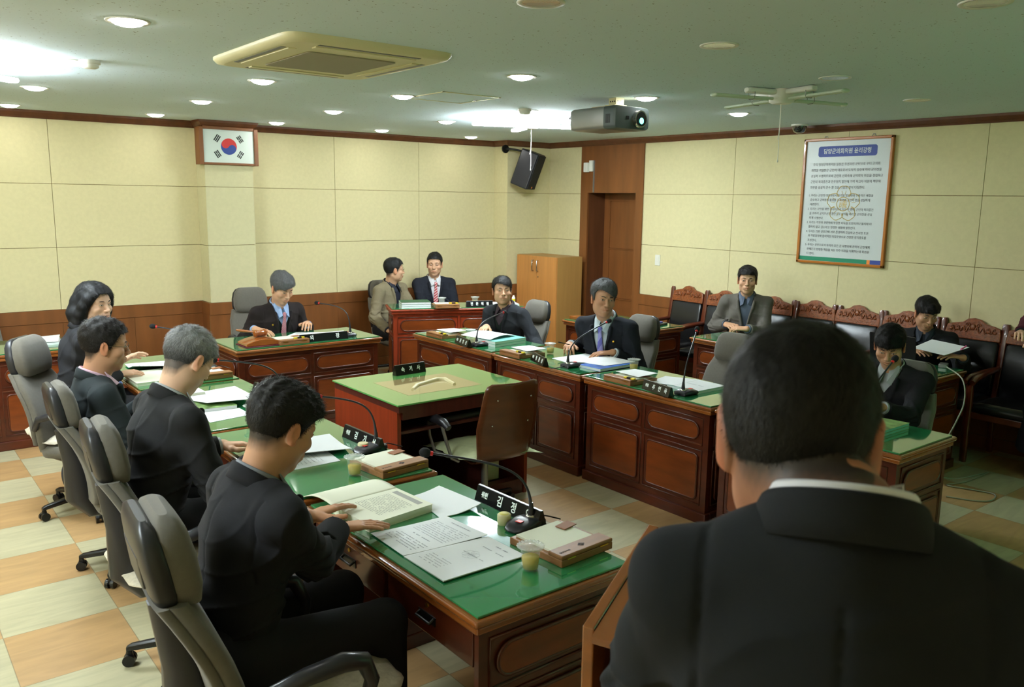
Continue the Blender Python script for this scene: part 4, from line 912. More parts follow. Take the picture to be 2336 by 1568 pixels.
# --- D4
notebox(1.80,5.56,.05,'walnut note box on the desk of the woman in black')
mic((1.90,5.80,GZ),onplane(357,746,1,5.95),'black gooseneck microphone of the woman in black',PI/2+.1,mid=(1.89,5.81,.97))
block('open_book','open book under the fingers of the woman in black',[(1.34,5.50),(1.60,5.50),(1.60,5.90),(1.34,5.90)],GZ,.02,M_paper2,M_paper2)
sheet('newspaper_sheet','curled printed sheet with blue pictures on the desk of the woman in black','paper',[(1.45,6.25),(1.42,5.92),(1.72,5.75),(1.78,6.2)],GZ,th=.001,curl=lambda u,v:.01+.08*max(0,u-.4)**1.3,lines=[(.2,.5,.15,.5,6,.02)])
# --- R row
nameplate(3.935,5.62,-PI/2-.22,.27,[('위원',.022,.17),('윤',.036,.42),('영',.036,.64),('선',.036,.86)],'black nameplate on the furthest desk of the right row')
nameplate(3.955,4.66,-PI/2-.35,.27,[('위원',.022,.17),('정',.036,.42),('광',.036,.64),('성',.036,.86)],'black nameplate in front of the man in the purple tie')
nameplate(3.945,3.48,-PI/2-.20,.28,[('위원',.022,.17),('추',.036,.42),('연',.036,.64),('욱',.036,.86)],'black nameplate on the desk with the empty grey chair')
RM=-PI/2
mic((3.985,5.50,GZ),onplane(1148,713,0,4.42),'black gooseneck microphone of the man in the black cardigan',RM,mid=(4.0,5.50,.93))
mic((4.02,4.415,GZ),onplane(1383,736,0,4.32),'black gooseneck microphone of the man in the purple tie',RM,mid=(4.04,4.42,.92))
mic((4.03,3.345,GZ),onplane(1589,756,0,4.30),'black gooseneck microphone on the desk with the empty grey chair',RM,mid=(4.06,3.34,.95))
mic((4.02,2.17,GZ),onplane(2036,826,0,4.28),'black gooseneck microphone at the mouth of the man in the black coat',RM,mid=(4.05,2.18,.92))
for i,(x,y,l) in enumerate(((4.06,6.06,'walnut note box on the furthest desk of the right row'),(4.05,4.98,'walnut note box on the desk of the man in the purple tie'),(4.06,3.83,'walnut note box on the desk with the empty grey chair'))):
    notebox(x,y,RM,l); tapeflags(3.965,y-.085,PI*.5+PI/2*0,GZ+.041,'yellow and black sticky flags on a note box '+('furthest down the right row','by the purple tie man','nearest in the right row')[i])
    q=sheet('note_slip','white note slip lying askew on the '+('furthest','middle','nearest')[i]+' note box of the right row','paper',[(x-.02,y+.12),(x+.15,y+.10),(x+.13,y-.13),(x-.03,y-.10)],GZ+.044,th=.002,curl=lambda u,v:.002+.012*u*v)
cup(4.15,5.82,'empty clear cup on the furthest desk of the right row',tea=False)
cup(4.27,4.90,'clear cup behind the nameplate of the man in the purple tie')
cup(4.33,4.055,'clear cup of yellow tea at the right end of the purple tie man\'s desk')
TB='stacked teal-edged council books'
for k in range(2): block('teal_book',('lower','upper')[k]+' teal book in the stack before the man in the black cardigan',[(4.07,5.36),(4.43,5.40),(4.42,5.66),(4.06,5.62)],GZ+.0235*k,.023,M_tealbook,M_paper,group=TB)
sheet('curled_pages','curled white and teal pages on the teal books','paper',[(4.02,5.78),(4.08,5.44),(4.40,5.50),(4.36,5.80)],GZ+.048,th=.0015,curl=lambda u,v:.004+.02*math.sin(v*PI))
block('paperback_book','blue-covered book under papers of the man in the purple tie',[(4.10,4.16),(4.44,4.17),(4.44,4.38),(4.09,4.38)],GZ,.020,M_coverb,M_paper)
sheet('white_sheets','long white sheets under the hands of the man in the purple tie','paper',[(4.15,4.74),(4.12,4.46),(4.50,4.47),(4.50,4.74)],GZ,th=.0025)
sheet('white_sheets','white sheet lying over the blue-covered book','paper',[(4.13,4.52),(4.20,4.22),(4.50,4.20),(4.50,4.50)],GZ+.0215,th=.0015)
block('white_report','lower white report beside the third microphone of the right row',[(4.12,3.30),(4.40,3.30),(4.40,3.56),(4.12,3.56)],GZ,.018,M_tealbook,M_paper,group=TB)
sheet('cover_sheet','white cover sheet with a short printed title on the white report','paper',[(4.12,3.30),(4.12,3.55),(4.40,3.55),(4.40,3.30)],GZ+.019,th=.002,lines=[(.25,.8,.45,.5,1,.03)])
sheet('curled_pages','loose white pages left of the white report','paper',[(4.12,3.72),(4.12,3.50),(4.40,3.52),(4.36,3.78)],GZ,th=.002,curl=lambda u,v:.004+.016*u)
for k in range(2): block('landscape_book',('lower','upper')[k]+' green landscape-covered book at the right end desk',[(4.10,2.10),(4.43,2.10),(4.40,2.33),(4.08,2.32)],GZ+.0165*k,.016,M_coverg,M_tealbook,group='landscape books')
# chairman
t=thing('gavel_block','arched wooden gavel block on a maroon cloth','gavel block',(2.56,6.55,GZ),.0)
N_=14; P=[(-.15,0)]+[(-.15+.30*i/N_,.022+.032*math.sin(PI*i/N_)) for i in range(N_+1)]+[(.15,0)]
MB().prism([(x,z+.006) for x,z in P],-.10,.10,'xz').build('block',M_gavel,t,bevel=.005)
MB().box((-.16,-.12,0),(.16,.12,.0055)).build('cloth',M_maroon,t,bevel=.002)
t=thing('gavel','turned wooden gavel lying on its block','gavel',(2.575,6.58,GZ+.061+.03),math.radians(12))
def tl(mb,prof,x0): mb.loft([((x,0,0),(0,r,0),(0,0,r),2) for x,r in prof],n=18)
mb=MB(); tl(mb,[(-.055,.012),(-.054,.027),(-.035,.029),(-.03,.022),(-.02,.025),(.02,.025),(.03,.022),(.035,.029),(.054,.027),(.055,.012)],0); mb.build('head',M_gavel,t)
mb=MB(); mb.tube([(0,.02,0),(-.03,.08,.004),(-.08,.15,.01),(-.10,.19,.012)],[.008,.009,.012,.008],10); mb.build('handle',M_gavel,t)
notebox(2.80,6.53,0,'walnut note box left of the chairman nameplate'); tapeflags(2.85,6.44,0,GZ+.041,'yellow and black sticky flags on the note box of the chairman')
nameplate(3.08,6.46,math.radians(-2),.43,[('의',.044,.24),('장',.044,.78)],'long black nameplate on the chairman desk')
mic((3.36,6.52,GZ),onplane(728,692,1,6.78),'black gooseneck microphone right of the chairman nameplate',0,mid=(3.35,6.53,.98))
sheet('white_sheets','white papers lying flat under the hands of the chairman','paper',[(2.82,6.74),(3.06,6.62),(3.32,6.80),(3.06,6.97)],GZ,th=.003)
sheet('white_sheets','white papers behind the chairman nameplate','paper',[(3.05,6.56),(3.34,6.60),(3.44,6.80),(3.20,6.82)],GZ+.0035,th=.003)
# steno plate, expert desk things
p=at(934,852,.752); nameplate(p.x,p.y,math.radians(4),.25,[('속',.036,.24),('기',.036,.50),('사',.036,.76)],'black nameplate standing on the glass of the centre desk',h=.07)
EZ=.85
def ex(u,v): c,s=math.cos(RG),math.sin(RG); return (4.19+u*c-v*s,7.26+u*s+v*c)
for k,(m_,l) in enumerate(((M_paper,'bottom white book'),(M_tealbook,'teal book in the middle'),(mat('green_cover',lin((30,80,50)),.5),'dark green folder on top'))):
    q=[ex(.12,.04),ex(.42,.04),ex(.42,.27),ex(.12,.27)]; block('council_book',l+' of the stack on the taller reddish desk',q,EZ+.020*k,.0195,m_,M_paper,group='books on the taller reddish desk')
x,y=ex(.56,.20); cup(x,y,'clear cup beside the green folder stack before the man with the red tie',tea=False,z=EZ)
x,y=ex(.92,.22); cup(x,y,'clear cup behind the nameplate of the taller reddish desk',z=EZ)
x,y=ex(.58,.10); notebox(x,y,RG,'walnut note box on the taller reddish desk',z=EZ); x,y=ex(.66,.02); tapeflags(x,y+.02,RG,EZ+.041,'yellow sticky flags on the note box of the taller reddish desk')
x,y=ex(.93,.06); n_=nameplate(x,y,RG,.28,[('전',.036,.2),('문',.036,.4),('위',.036,.6),('원',.036,.8)],'black nameplate on the taller reddish desk'); n_.location.z=EZ
block('white_report','white papers at the right end of the taller reddish desk',[ex(1.08,.05),ex(1.36,.05),ex(1.36,.28),ex(1.08,.28)],EZ,.02,M_paper,M_paper)
x,y=ex(1.38,.36); t=thing('small_bottle','small white bottle with yellow label behind the man in the black cardigan','bottle',(x,y,EZ),0); MB().lathe([(.018,0),(.019,.05),(.012,.062),(.009,.075)],n=16).build('bottle',M_white,t); MB().lathe([(.0195,.015),(.0195,.04)],n=16,cap=False).build('label_band',M_yellow,t)
# staff desk papers
for k in range(3): sheet('white_sheets',('bottom','middle','top')[k]+' sheet of the white papers piled on the far left desk','paper',[(1.02+.01*k,7.45+.01*k),(1.28-.02*k,7.43),(1.30,7.74-.02*k),(1.05,7.76)],GZ+.009*k,th=.008 if k<2 else .002,curl=(lambda u,v:.0) if k<2 else (lambda u,v:.015*u*v+.004))
# side desk things
t=thing('phone_tray','dark blue tray on the side desk right of the purple tie man','tray',(6.20,5.55,GZ),.2); MB().prism(rrect(-.09,-.11,.09,.11,.03),0,.018).build('tray',M_dark,t,bevel=.004); MB().prism(rrect(-.06,-.08,.04,.04,.02),.0185,.028).build('blue_pad',M_blue,t)
t=thing('wooden_stamp_box','small wooden box at the left end of the side desk','box',(5.80,6.22,GZ),0); MB().box((-.06,-.08,0),(.06,.08,.03)).build('box',M_gavel,t,bevel=.003)
# laptop
t=thing('open_laptop','black open laptop seen from behind, beside the man in the black coat','laptop',(6.02,3.02,GZ),math.radians(-90))
MB().prism(rrect(-.17,-.01,.17,.23,.01),0,.022).build('base',M_black,t,bevel=.002)
mb=MB(); mb.M=Matrix.Translation((0,-.005,.018))@Matrix.Rotation(math.radians(10),4,'X'); mb.prism(rrect(-.175,0,.175,.245,.01),-.008,.0,'xz'); sc_=mb.build('screen_lid',M_black,t,bevel=.002)
p=at(2152,838,GZ); t=thing('power_adapter','grey power adapter on the laptop desk with its cord looping to the floor','adapter',(p.x,p.y,GZ),.3); MB().prism(rrect(-.05,-.03,.05,.03,.012),0,.028).build('adapter',M_alu,t,bevel=.004)
pts=[at(2160,838,.775),Vector(onplane(2195,865,0,5.9)),Vector(onplane(2200,915,0,5.85)),Vector(onplane(2180,965,0,5.80)),at(2160,1085,.02)+Vector((-.25,0,.10)),at(2165,1092,.006),at(2210,1088,.006),at(2255,1078,.006),at(2200,1100,.006),at(2160,1107,.006),at(2220,1118,.006),at(2268,1128,.006),at(2262,1142,.006),at(2225,1143,.006),at(2158,1133,.006)]
def crv(P,k=6):
    out=[]; P=[P[0]]+list(P)+[P[-1]]
    for i in range(1,len(P)-2):
        for s in range(k):
            u=s/k; a,b,c,d=P[i-1],P[i],P[i+1],P[i+2]
            out.append(.5*((2*b)+(c-a)*u+(2*a-5*b+4*c-d)*u*u+(3*b-3*c+d-a)*u**3))
    return out+[P[-1]]
Mi=(Matrix.Translation(t.location)@Matrix.Rotation(.3,4,'Z')).inverted()
MB().tube([tuple(Mi@Vector(p)) for p in crv(pts)],.0045,8).build('power_cord',M_cable,t,label='pale grey cord looping down to the floor')
# ================= PEOPLE =================
f32=np.float32
class SDF:
    def __init__(s,lo,hi,h):
        s.h=h; s.lo=np.array(lo,float); n=np.ceil((np.array(hi)-s.lo)/h).astype(int)+1; s.n=n
        s.ax=[(s.lo[i]+h*np.arange(n[i])).astype(f32) for i in range(3)]; s.F=np.full(n,0.5,f32)
    def reg(s,lo,hi,pad):
        sl=[]
        for i in range(3):
            a=max(0,int((lo[i]-pad-s.lo[i])/s.h)); b=min(s.n[i],int((hi[i]+pad-s.lo[i])/s.h)+2)
            if b<=a: return None
            sl.append(slice(a,b))
        X=s.ax[0][sl[0]][:,None,None]; Y=s.ax[1][sl[1]][None,:,None]; Z=s.ax[2][sl[2]][None,None,:]
        return tuple(sl),X,Y,Z
    def mix(s,sl,d,k,op):
        F=s.F[sl]
        if op=='u':
            if k>0: hh=np.maximum(k-np.abs(F-d),0)/k; s.F[sl]=np.minimum(F,d)-hh*hh*k*.25
            else: s.F[sl]=np.minimum(F,d)
        else:
            d=-d
            if k>0: hh=np.maximum(k-np.abs(F-d),0)/k; s.F[sl]=np.maximum(F,d)+hh*hh*k*.25
            else: s.F[sl]=np.maximum(F,d)
    def cone(s,a,b,ra,rb=None,k=.01,op='u',flat=None,fr=1.0):
        rb=ra if rb is None else rb; a=np.array(a,float); b=np.array(b,float); m=max(ra,rb)*max(1,fr)
        r=s.reg(np.minimum(a,b)-m,np.maximum(a,b)+m,k+.012)
        if r is None: return
        sl,X,Y,Z=r; d=b-a; L2=max(d@d,1e-9); px,py,pz=X-f32(a[0]),Y-f32(a[1]),Z-f32(a[2])
        t=np.clip((px*f32(d[0])+py*f32(d[1])+pz*f32(d[2]))/f32(L2),0,1)
        qx,qy,qz=px-t*f32(d[0]),py-t*f32(d[1]),pz-t*f32(d[2])
        if flat is not None: # scale radius by fr along direction 'flat'
            fl=np.array(flat,float); fl/=np.linalg.norm(fl); c=qx*f32(fl[0])+qy*f32(fl[1])+qz*f32(fl[2]); e=c*f32(1/fr-1)
            qx,qy,qz=qx+e*f32(fl[0]),qy+e*f32(fl[1]),qz+e*f32(fl[2])
        D=np.sqrt(qx*qx+qy*qy+qz*qz)-(f32(ra)+t*f32(rb-ra))
        if flat is not None and fr<1: D=D*f32(max(fr,.5))
        s.mix(sl,D,k,op)
    def poly(s,P,R,k=.01,**kw):
        for i in range(len(P)-1): s.cone(P[i],P[i+1],R[i] if hasattr(R,'__len__') else R,R[i+1] if hasattr(R,'__len__') else R,k,**kw)
    def ell(s,c,r,k=.01,op='u',R=None):
        c=np.array(c,float); m=max(r); q=s.reg(c-m,c+m,k+.012)
        if q is None: return
        sl,X,Y,Z=q; x,y,z=X-f32(c[0]),Y-f32(c[1]),Z-f32(c[2])
        if R is not None:
            R=np.array(R,float); x,y,z=[x*f32(R[0,i])+y*f32(R[1,i])+z*f32(R[2,i]) for i in range(3)]
        k0=np.sqrt((x/f32(r[0]))**2+(y/f32(r[1]))**2+(z/f32(r[2]))**2); k1=np.sqrt((x/f32(r[0]**2))**2+(y/f32(r[1]**2))**2+(z/f32(r[2]**2))**2)
        s.mix(sl,k0*(k0-1)/np.maximum(k1,1e-6),k,op)
    def grid(s): return s.ax[0][:,None,None],s.ax[1][None,:,None],s.ax[2][None,None,:]
    def mesh(s):
        F=s.F; S=F<0; n=F.shape
        acc=np.zeros((n[0]-1,n[1]-1,n[2]-1,3),f32); cnt=np.zeros((n[0]-1,n[1]-1,n[2]-1),f32); quads=[]
        idx=-np.ones((n[0]-1,n[1]-1,n[2]-1),np.int64); E=[]
        for ax in range(3):
            a=[slice(None)]*3;b=[slice(None)]*3; a[ax]=slice(0,-1); b[ax]=slice(1,None)
            A,B=F[tuple(a)],F[tuple(b)]; ch=S[tuple(a)]!=S[tuple(b)]; I=np.argwhere(ch)
            if len(I)==0: return np.zeros((0,3)),np.zeros((0,4),int)
            av,bv=A[ch],B[ch]; t=av/(av-bv); P=I.astype(f32); P[:,ax]+=t; sg=S[tuple(a)][ch]; E.append((I,sg))
            o=[i for i in range(3) if i!=ax]
            for d0 in (0,1):
                for d1 in (0,1):
                    J=I.copy(); J[:,o[0]]-=d0; J[:,o[1]]-=d1
                    ok=(J>=0).all(1)&(J[:,0]<n[0]-1)&(J[:,1]<n[1]-1)&(J[:,2]<n[2]-1); j=J[ok]
                    np.add.at(acc,(j[:,0],j[:,1],j[:,2]),P[ok]); np.add.at(cnt,(j[:,0],j[:,1],j[:,2]),1)
        act=cnt>0; idx[act]=np.arange(act.sum()); V=acc[act]/cnt[act][:,None]
        for ax in range(3):
            I,sg=E[ax]; o=[i for i in range(3) if i!=ax]; ok=(I[:,o[0]]>0)&(I[:,o[1]]>0)&(I[:,o[0]]<n[o[0]]-1)&(I[:,o[1]]<n[o[1]]-1); I=I[ok]; sg=sg[ok]; Q=[]
            for d0,d1 in ((1,1),(0,1),(0,0),(1,0)):
                J=I.copy(); J[:,o[0]]-=d0; J[:,o[1]]-=d1; Q.append(idx[J[:,0],J[:,1],J[:,2]])
            Q=np.stack(Q,1); fl=sg if ax!=1 else ~sg; Q[~fl]=Q[~fl][:,::-1]; quads.append(Q)
        return V*s.h+s.lo, np.concatenate(quads)
def npmesh(name,V,Fq,m,parent=None,cols=None,smooth=True,tris=None):
    me=bpy.data.meshes.new(name); V=np.asarray(V,f32); nq=len(Fq); nt=0 if tris is None else len(tris)
    me.vertices.add(len(V)); me.vertices.foreach_set('co',V.ravel()); me.loops.add(nq*4+nt*3); me.polygons.add(nq+nt)
    lp=np.asarray(Fq,np.int32).ravel()
    st=np.arange(nq)*4
    if nt: lp=np.concatenate([lp,np.asarray(tris,np.int32).ravel()]); st=np.concatenate([st,nq*4+np.arange(nt)*3])
    me.loops.foreach_set('vertex_index',lp.astype(np.int32)); me.polygons.foreach_set('loop_start',st.astype(np.int32))
    me.polygons.foreach_set('use_smooth',np.full(nq+nt,smooth)); me.update(calc_edges=True); me.validate()
    if cols is not None:
        a=me.color_attributes.new('Col','FLOAT_COLOR','POINT'); c=np.ones((len(V),4),f32); c[:,:3]=cols; a.data.foreach_set('color',c.ravel())
    me.materials.append(m); o=bpy.data.objects.new(name,me); col.objects.link(o)
    if parent: o.parent=parent
    return o
def nrm(v): v=np.array(v,float); return v/max(np.linalg.norm(v),1e-9)
def euler(yaw,pitch,roll=0):
    "head rotation: yaw left +, pitch down +"
    y,p,r=[math.radians(a) for a in (yaw,pitch,roll)]
    Rz=np.array([[math.cos(y),-math.sin(y),0],[math.sin(y),math.cos(y),0],[0,0,1]]); Rx=np.array([[1,0,0],[0,math.cos(p),math.sin(p)],[0,-math.sin(p),math.cos(p)]]); Ry=np.array([[math.cos(r),0,math.sin(r)],[0,1,0],[-math.sin(r),0,math.cos(r)]])
    return Rz@Rx@Ry
def mkmat(n,c,rough=.9,sheen=.0,b=((260,260,260),.25,.001)): return mat(n,c,rough,sheen=sheen,bump=b,spec=.25)
M_skin=mat('skin',(1,1,1),.5,attr=True,spec=.35)
M_skin.node_tree.nodes['Principled BSDF'].inputs['Subsurface Weight'].default_value=0.0
M_hair=mat('hair',(1,1,1),.55,attr=True,spec=.22)
M_eye=mat('eye_white',lin((205,200,190)),.2); M_iris=mat('iris_dark',lin((24,16,12)),.15); M_brow=mat('brow_hair',lin((34,28,26)),.8); M_glass=mat('spectacle_metal',lin((120,110,96)),.25,metal=1)
M_specl=mat('spectacle_lens',(0.95,0.97,0.97),.02,alpha=.12)
# ---- head ----
def hairline(th,st):
    "height of the hair edge (head frame) by azimuth th in degrees, 0=front 180=back"
    a=np.abs(th)
    xs=[0,25,42,55,66,80,95,112,135,180]; zs=[st.get('front',.070),st.get('front',.070)-.004,st.get('temple',.052),.03,-.012 if st.get('burn',True) else .01,.005,.012,-.03,st.get('nape',-.072),st.get('nape',-.072)-.004]
    return np.interp(a,xs,zs)
def make_head(st,h=.003,ne=(0,-.04,-.2),nf=(0,-.01,-.2)):
    ne=np.array(ne);nf=np.array(nf); lo=np.minimum(np.array([-.11,-.135,-.2]),ne-.075); hi=np.maximum(np.array([.11,.145,.15]),ne+.075)
    s=SDF(lo,hi,h); fw=st.get('fw',1.0)
    s.ell((0,-.014,.034),(.075*fw,.096,.086),0)
    s.ell((0,.026,-.036),(.063*fw,.062,.082),.03)
    s.ell((0,.03,.045),(.062*fw,.055,.05),.02)
    s.ell((0,.062,-.098),(.026*fw,.022,.020),.03)
    for x in (-1,1):
        s.ell((x*.043*fw,.012,-.062),(.019,.034,.030),.03); s.ell((x*.044*fw,.058,-.022),(.024,.024,.022),.02)
        s.cone((x*.014,.083,.024),(x*.044*fw,.070,.024),.009,.009,.014)
        s.ell((x*.031,.099,.006),(.017,.013,.011),.012,op='s')
        s.ell((x*.031,.072,.007),(.0175,.0155,.0125),.004)
    s.cone((0,.084,.016),(0,.106,-.026),.0075,.0115,.008); s.ell((-.012,.098,-.030),(.0085,.011,.0075),.006); s.ell((.012,.098,-.030),(.0085,.011,.0075),.006); s.ell((0,.106,-.028),(.011,.010,.009),.006)
    s.ell((0,.080,-.060),(.034,.016,.021),.015)
    mo=st.get('smile',0)
    s.poly([(-.025,.083,-.060+mo*.5),(-.010,.0945,-.0555),(0,.095,-.0575),(.010,.0945,-.0555),(.025,.083,-.060+mo*.5)],[.003,.0055,.0055,.0055,.003],.005)
    s.poly([(-.020,.085,-.067),(0,.094,-.0695),(.020,.085,-.067)],[.003,.0068,.003],.005)
    s.poly([(-.032,.084,-.0630+mo),(0,.1015,-.0632),(.032,.084,-.0630+mo)],[.0018,.0028,.0018],.002,op='s')
    es=1.0
    for x in (-1,1):
        R=euler(x*-18,0,x*8)
        er=st.get('ear',1.0)
        s.ell((x*.079*fw,-.010,-.004-.01*(er-1)),(.009*er,.019*er,.033*er),.008,R=R); s.ell((x*.088*fw,-.004,.002),(.005,.011,.019),.005,op='s',R=R); s.ell((x*.079*fw,-.002,-.030),(.007,.010,.010),.006)
    s.cone((0,-.026,-.045),ne,.053,.057,.03); s.cone((0,.004,-.080),nf,.040,.044,.03)
    V,Q=s.mesh()
    x,y,z=V[:,0],V[:,1],V[:,2]
    base=np.array(st.get('skin',lin((196,148,116)))); C=np.tile(base,(len(V),1))
    def blend(mask,c): 
        nonlocal C; m=np.clip(mask,0,1)[:,None]; C=C*(1-m)+np.array(c)*m
    lip=np.exp(-((z+.0625)/.0085)**2)*np.exp(-(x/.022)**4)*(y>.078); blend(lip*.75,np.array(base)*[.85,.52,.50])
    chk=np.exp(-((np.abs(x)-.045)/.02)**2-((z+.025)/.02)**2)*(y>.03); blend(chk*.3,base*np.array([1.05,.8,.75]))
    ear=(np.abs(x)>.076*fw)&(np.abs(z)<.045); blend(ear*.6,base*np.array([1.08,.72,.62]))
    if st.get('beard',.10)>0:
        bz=np.clip((-.045-z)/.02,0,1)*(y>.0)*(z>-.13); blend(bz*st.get('beard',.10),base*np.array([.62,.60,.60]))
    th=np.degrees(np.arctan2(x,y+.014)); hl=hairline(th,st)-st.get('sweep',0)*np.clip(x/.045,-1,1)*(np.abs(th)<62)
    hc=np.array(st.get('hair',(.012,.010,.009))); bk=np.clip((np.abs(th)-85)/20,0,1); fade=np.clip((z-hl+.002+.018*bk+.004*noise3(V,300,3))/(.012+.026*bk),0,1)*(z>-.10)*(~ear)
    blend(fade*.92,hc*1.4)
    if st.get('fade'): # clipped nape: real short hair colour creeping down
        nb=np.clip((z+.088)/.06,0,1)*.75*np.clip((np.abs(th)-88)/20,0,1); blend(nb*.85,hc*2.2)
    return V,Q,C
def noise3(V,f,seed=0):
    r=np.random.RandomState(seed); o=np.zeros(len(V))
    for i in range(6):
        k=r.normal(size=3)*f; o+=np.sin(V@k+r.uniform(0,6.28))
    return o/6
def make_hair(st,h=.0035):
    top=st.get('top',.016); bx=.17 if st.get('long') else .13; s=SDF((-bx,-.19,-.20),(bx,.15,.17),h); fw=st.get('fw',1.0)
    X,Y,Z=s.grid(); x=X+0*Y+0*Z; y=Y+0*X+0*Z; z=Z+0*X+0*Y
    def ell(c,r):
        a,b,d=(x-c[0])/r[0],(y-c[1])/r[1],(z-c[2])/r[2]; k0=np.sqrt(a*a+b*b+d*d); k1=np.sqrt((a/r[0])**2+(b/r[1])**2+(d/r[2])**2); return k0*(k0-1)/np.maximum(k1,1e-6)
    cr=np.minimum(ell((0,-.014,.034),(.075*fw,.096,.086)),ell((0,.03,.045),(.062*fw,.055,.05)))
    th=np.degrees(np.arctan2(x,y+.014)); az=np.abs(th)
    up=np.clip((z-.02)/.09,0,1); side=st.get('side',.007)
    t=side+(top-side)*up**.8+st.get('frontlift',.004)*np.clip((y-.02)/.06,0,1)*up
    t=t*np.clip((z+.085)/.05,.25,1) if not st.get('long') else t
    part=st.get('part',0); 
    if part: t=t+.006*up*np.clip(1-np.abs(x-part*.03)/.05,0,1)
    P=np.stack([x.ravel(),y.ravel(),z.ravel()],1)
    nz=(noise3(P*[1,1,.7],90,st.get('seed',1))+.5*noise3(P,200,st.get('seed',1)+5)).reshape(x.shape)
    d=cr-t-st.get('rough',.0035)*nz*(.3+up)
    hl=hairline(th,st)+.003*nz
    if st.get('sweep'): hl=hl-st['sweep']*np.clip(x/.045,-1,1)*(az<62)
    d=np.maximum(d,(hl-z)*.8)
    d=np.maximum(d,-(cr+.004))
    # keep ears clear
    for sx in (-1,1): 
        e=np.sqrt(((x-sx*.085)/.02)**2+((y+.008)/.020)**2+((z+.0)/.030)**2)-1
        if not st.get('long'): d=np.maximum(d,-e*.02)
    s.F=d.astype(f32)
    if st.get('fringe'):
        fz=st['fringe']; s.poly([(-.062*fw,.058,.050),(-.03,.090,fz+.008),(.0,.098,fz),(.035,.088,fz+.006),(.064*fw,.052,.048)],[.012,.012,.012,.012,.012],.012)
        s.poly([(-.055*fw,.045,.080),(0,.075,.095),(.055*fw,.045,.080)],.022,.02)
    if st.get('long'):
        for x_ in (-1,1):
            s.poly([(x_*.045,.045,.085),(x_*.078,.030,.045),(x_*.092,.008,.0),(x_*.096,-.015,-.05),(x_*.085,-.035,-.105)],[.022,.026,.030,.034,.034],.02)
            s.poly([(x_*.07,-.07,.02),(x_*.08,-.075,-.05),(x_*.07,-.08,-.125)],[.04,.045,.038],.03); s.ell((x_*.098,-.03,-.105),(.032,.036,.028),.03)
        s.poly([(0,-.09,.03),(0,-.10,-.05),(0,-.09,-.13)],[.05,.055,.045],.03)
        s.poly([(.01,.06,.105),(.05,.062,.072),(.075,.045,.02)],[.016,.016,.012],.012); s.poly([(.01,.06,.105),(-.045,.065,.075),(-.074,.05,.02)],[.014,.015,.012],.012)
    V,Q=s.mesh(); return V,Q
def strands(V,Q,st,N,L,wd,seed=3):
    r=np.random.RandomState(seed); ctr=V[Q].mean(1); nn=np.cross(V[Q[:,1]]-V[Q[:,0]],V[Q[:,2]]-V[Q[:,0]]); ar=np.linalg.norm(nn,axis=1); nn/=np.maximum(ar,1e-12)[:,None]
    out=((ctr-np.array([0,-.014,.02]))*nn).sum(1)>0; pick=r.choice(np.where(out)[0],N); p=ctr[pick]+r.normal(size=(N,3))*.0012; n=nn[pick]
    wh=np.array(st.get('whorl',(.01,-.07,.115))); d=p-wh; d[:,2]-=.04*np.clip(.12-p[:,2],0,.2)/.1
    if st.get('comb'): d+=np.array(st['comb'])*np.clip((p[:,2]-.02)/.08,0,1)[:,None]
    d-=n*(d*n).sum(1)[:,None]; d/=np.maximum(np.linalg.norm(d,axis=1),1e-6)[:,None]; d+=r.normal(size=(N,3))*st.get('mess',.22); d-=n*(d*n).sum(1)[:,None]*.8; d/=np.linalg.norm(d,axis=1)[:,None]
    w_=np.cross(n,d); w_/=np.maximum(np.linalg.norm(w_,axis=1),1e-6)[:,None]; l=(L*r.uniform(.5,1.2,N)*np.clip((p[:,2]+.09)/.12,.3,1))[:,None]; W=wd*.5
    lift=st.get('lift',.10)
    a=p-n*.0015; b=p+d*l*.5+n*(l*lift); c=p+d*l+n*(l*lift*.6)
    VV=np.concatenate([a-w_*W,a+w_*W,b-w_*W*.8,b+w_*W*.8,c]); i=np.arange(N)
    qs=np.stack([i,i+N,i+3*N,i+2*N],1); ts=np.stack([i+2*N,i+3*N,i+4*N],1)
    return VV,qs,ts
# ---- hand ----
def add_hand(s,W,fd,up,side,curl=.35,spread=.14,k=.012,sc_=1.0,thumb=None):
    "W wrist, fd finger direction, up = back of hand normal, side +1 right hand, -1 left"
    y=nrm(fd); z=nrm(np.array(up)-y*np.dot(up,y)); x=np.cross(y,z)   # x = to the right when back up, fingers forward
    T=-side*x; W=np.array(W,float)                                     # T = thumb direction
    def L(a,b,c): return W+(T*a+y*b+z*c)*sc_
    xs=[.030,.010,-.010,-.028]; kn=[.088,.092,.087,.078]; ln=[(.042,.025,.021),(.046,.029,.022),(.042,.027,.021),(.033,.020,.019)]; rr=[.0092,.0095,.009,.008]
    for i in range(4):
        s.cone(L(xs[i]*.55,.0,0),L(xs[i],kn[i]-.004,.002),.016*sc_,.0125*sc_,.012,flat=z,fr=.8)
        a=spread*(1.5-i)*.5; cu=curl if not hasattr(curl,'__len__') else curl[i]
        p=np.array([xs[i],kn[i],.002]); ang=cu*.5; r=rr[i]
        for j,l in enumerate(ln[i]):
            q=p+np.array([math.sin(a)*math.cos(ang)*l,math.cos(a)*math.cos(ang)*l,-math.sin(ang)*l]); r2=r*.90
            s.cone(L(*p),L(*q),r*sc_,r2*sc_,.0035); p=q; r=r2; ang+=cu*(1.0 if j==0 else .6)
    tp=thumb or [(.026,.018,-.006),(.048,.046,-.014),(.060,.074,-.018),(.060,.100,-.016)]
    s.poly([L(*p) for p in tp],[.017*sc_,.0125*sc_,.0105*sc_,.0085*sc_],.008)
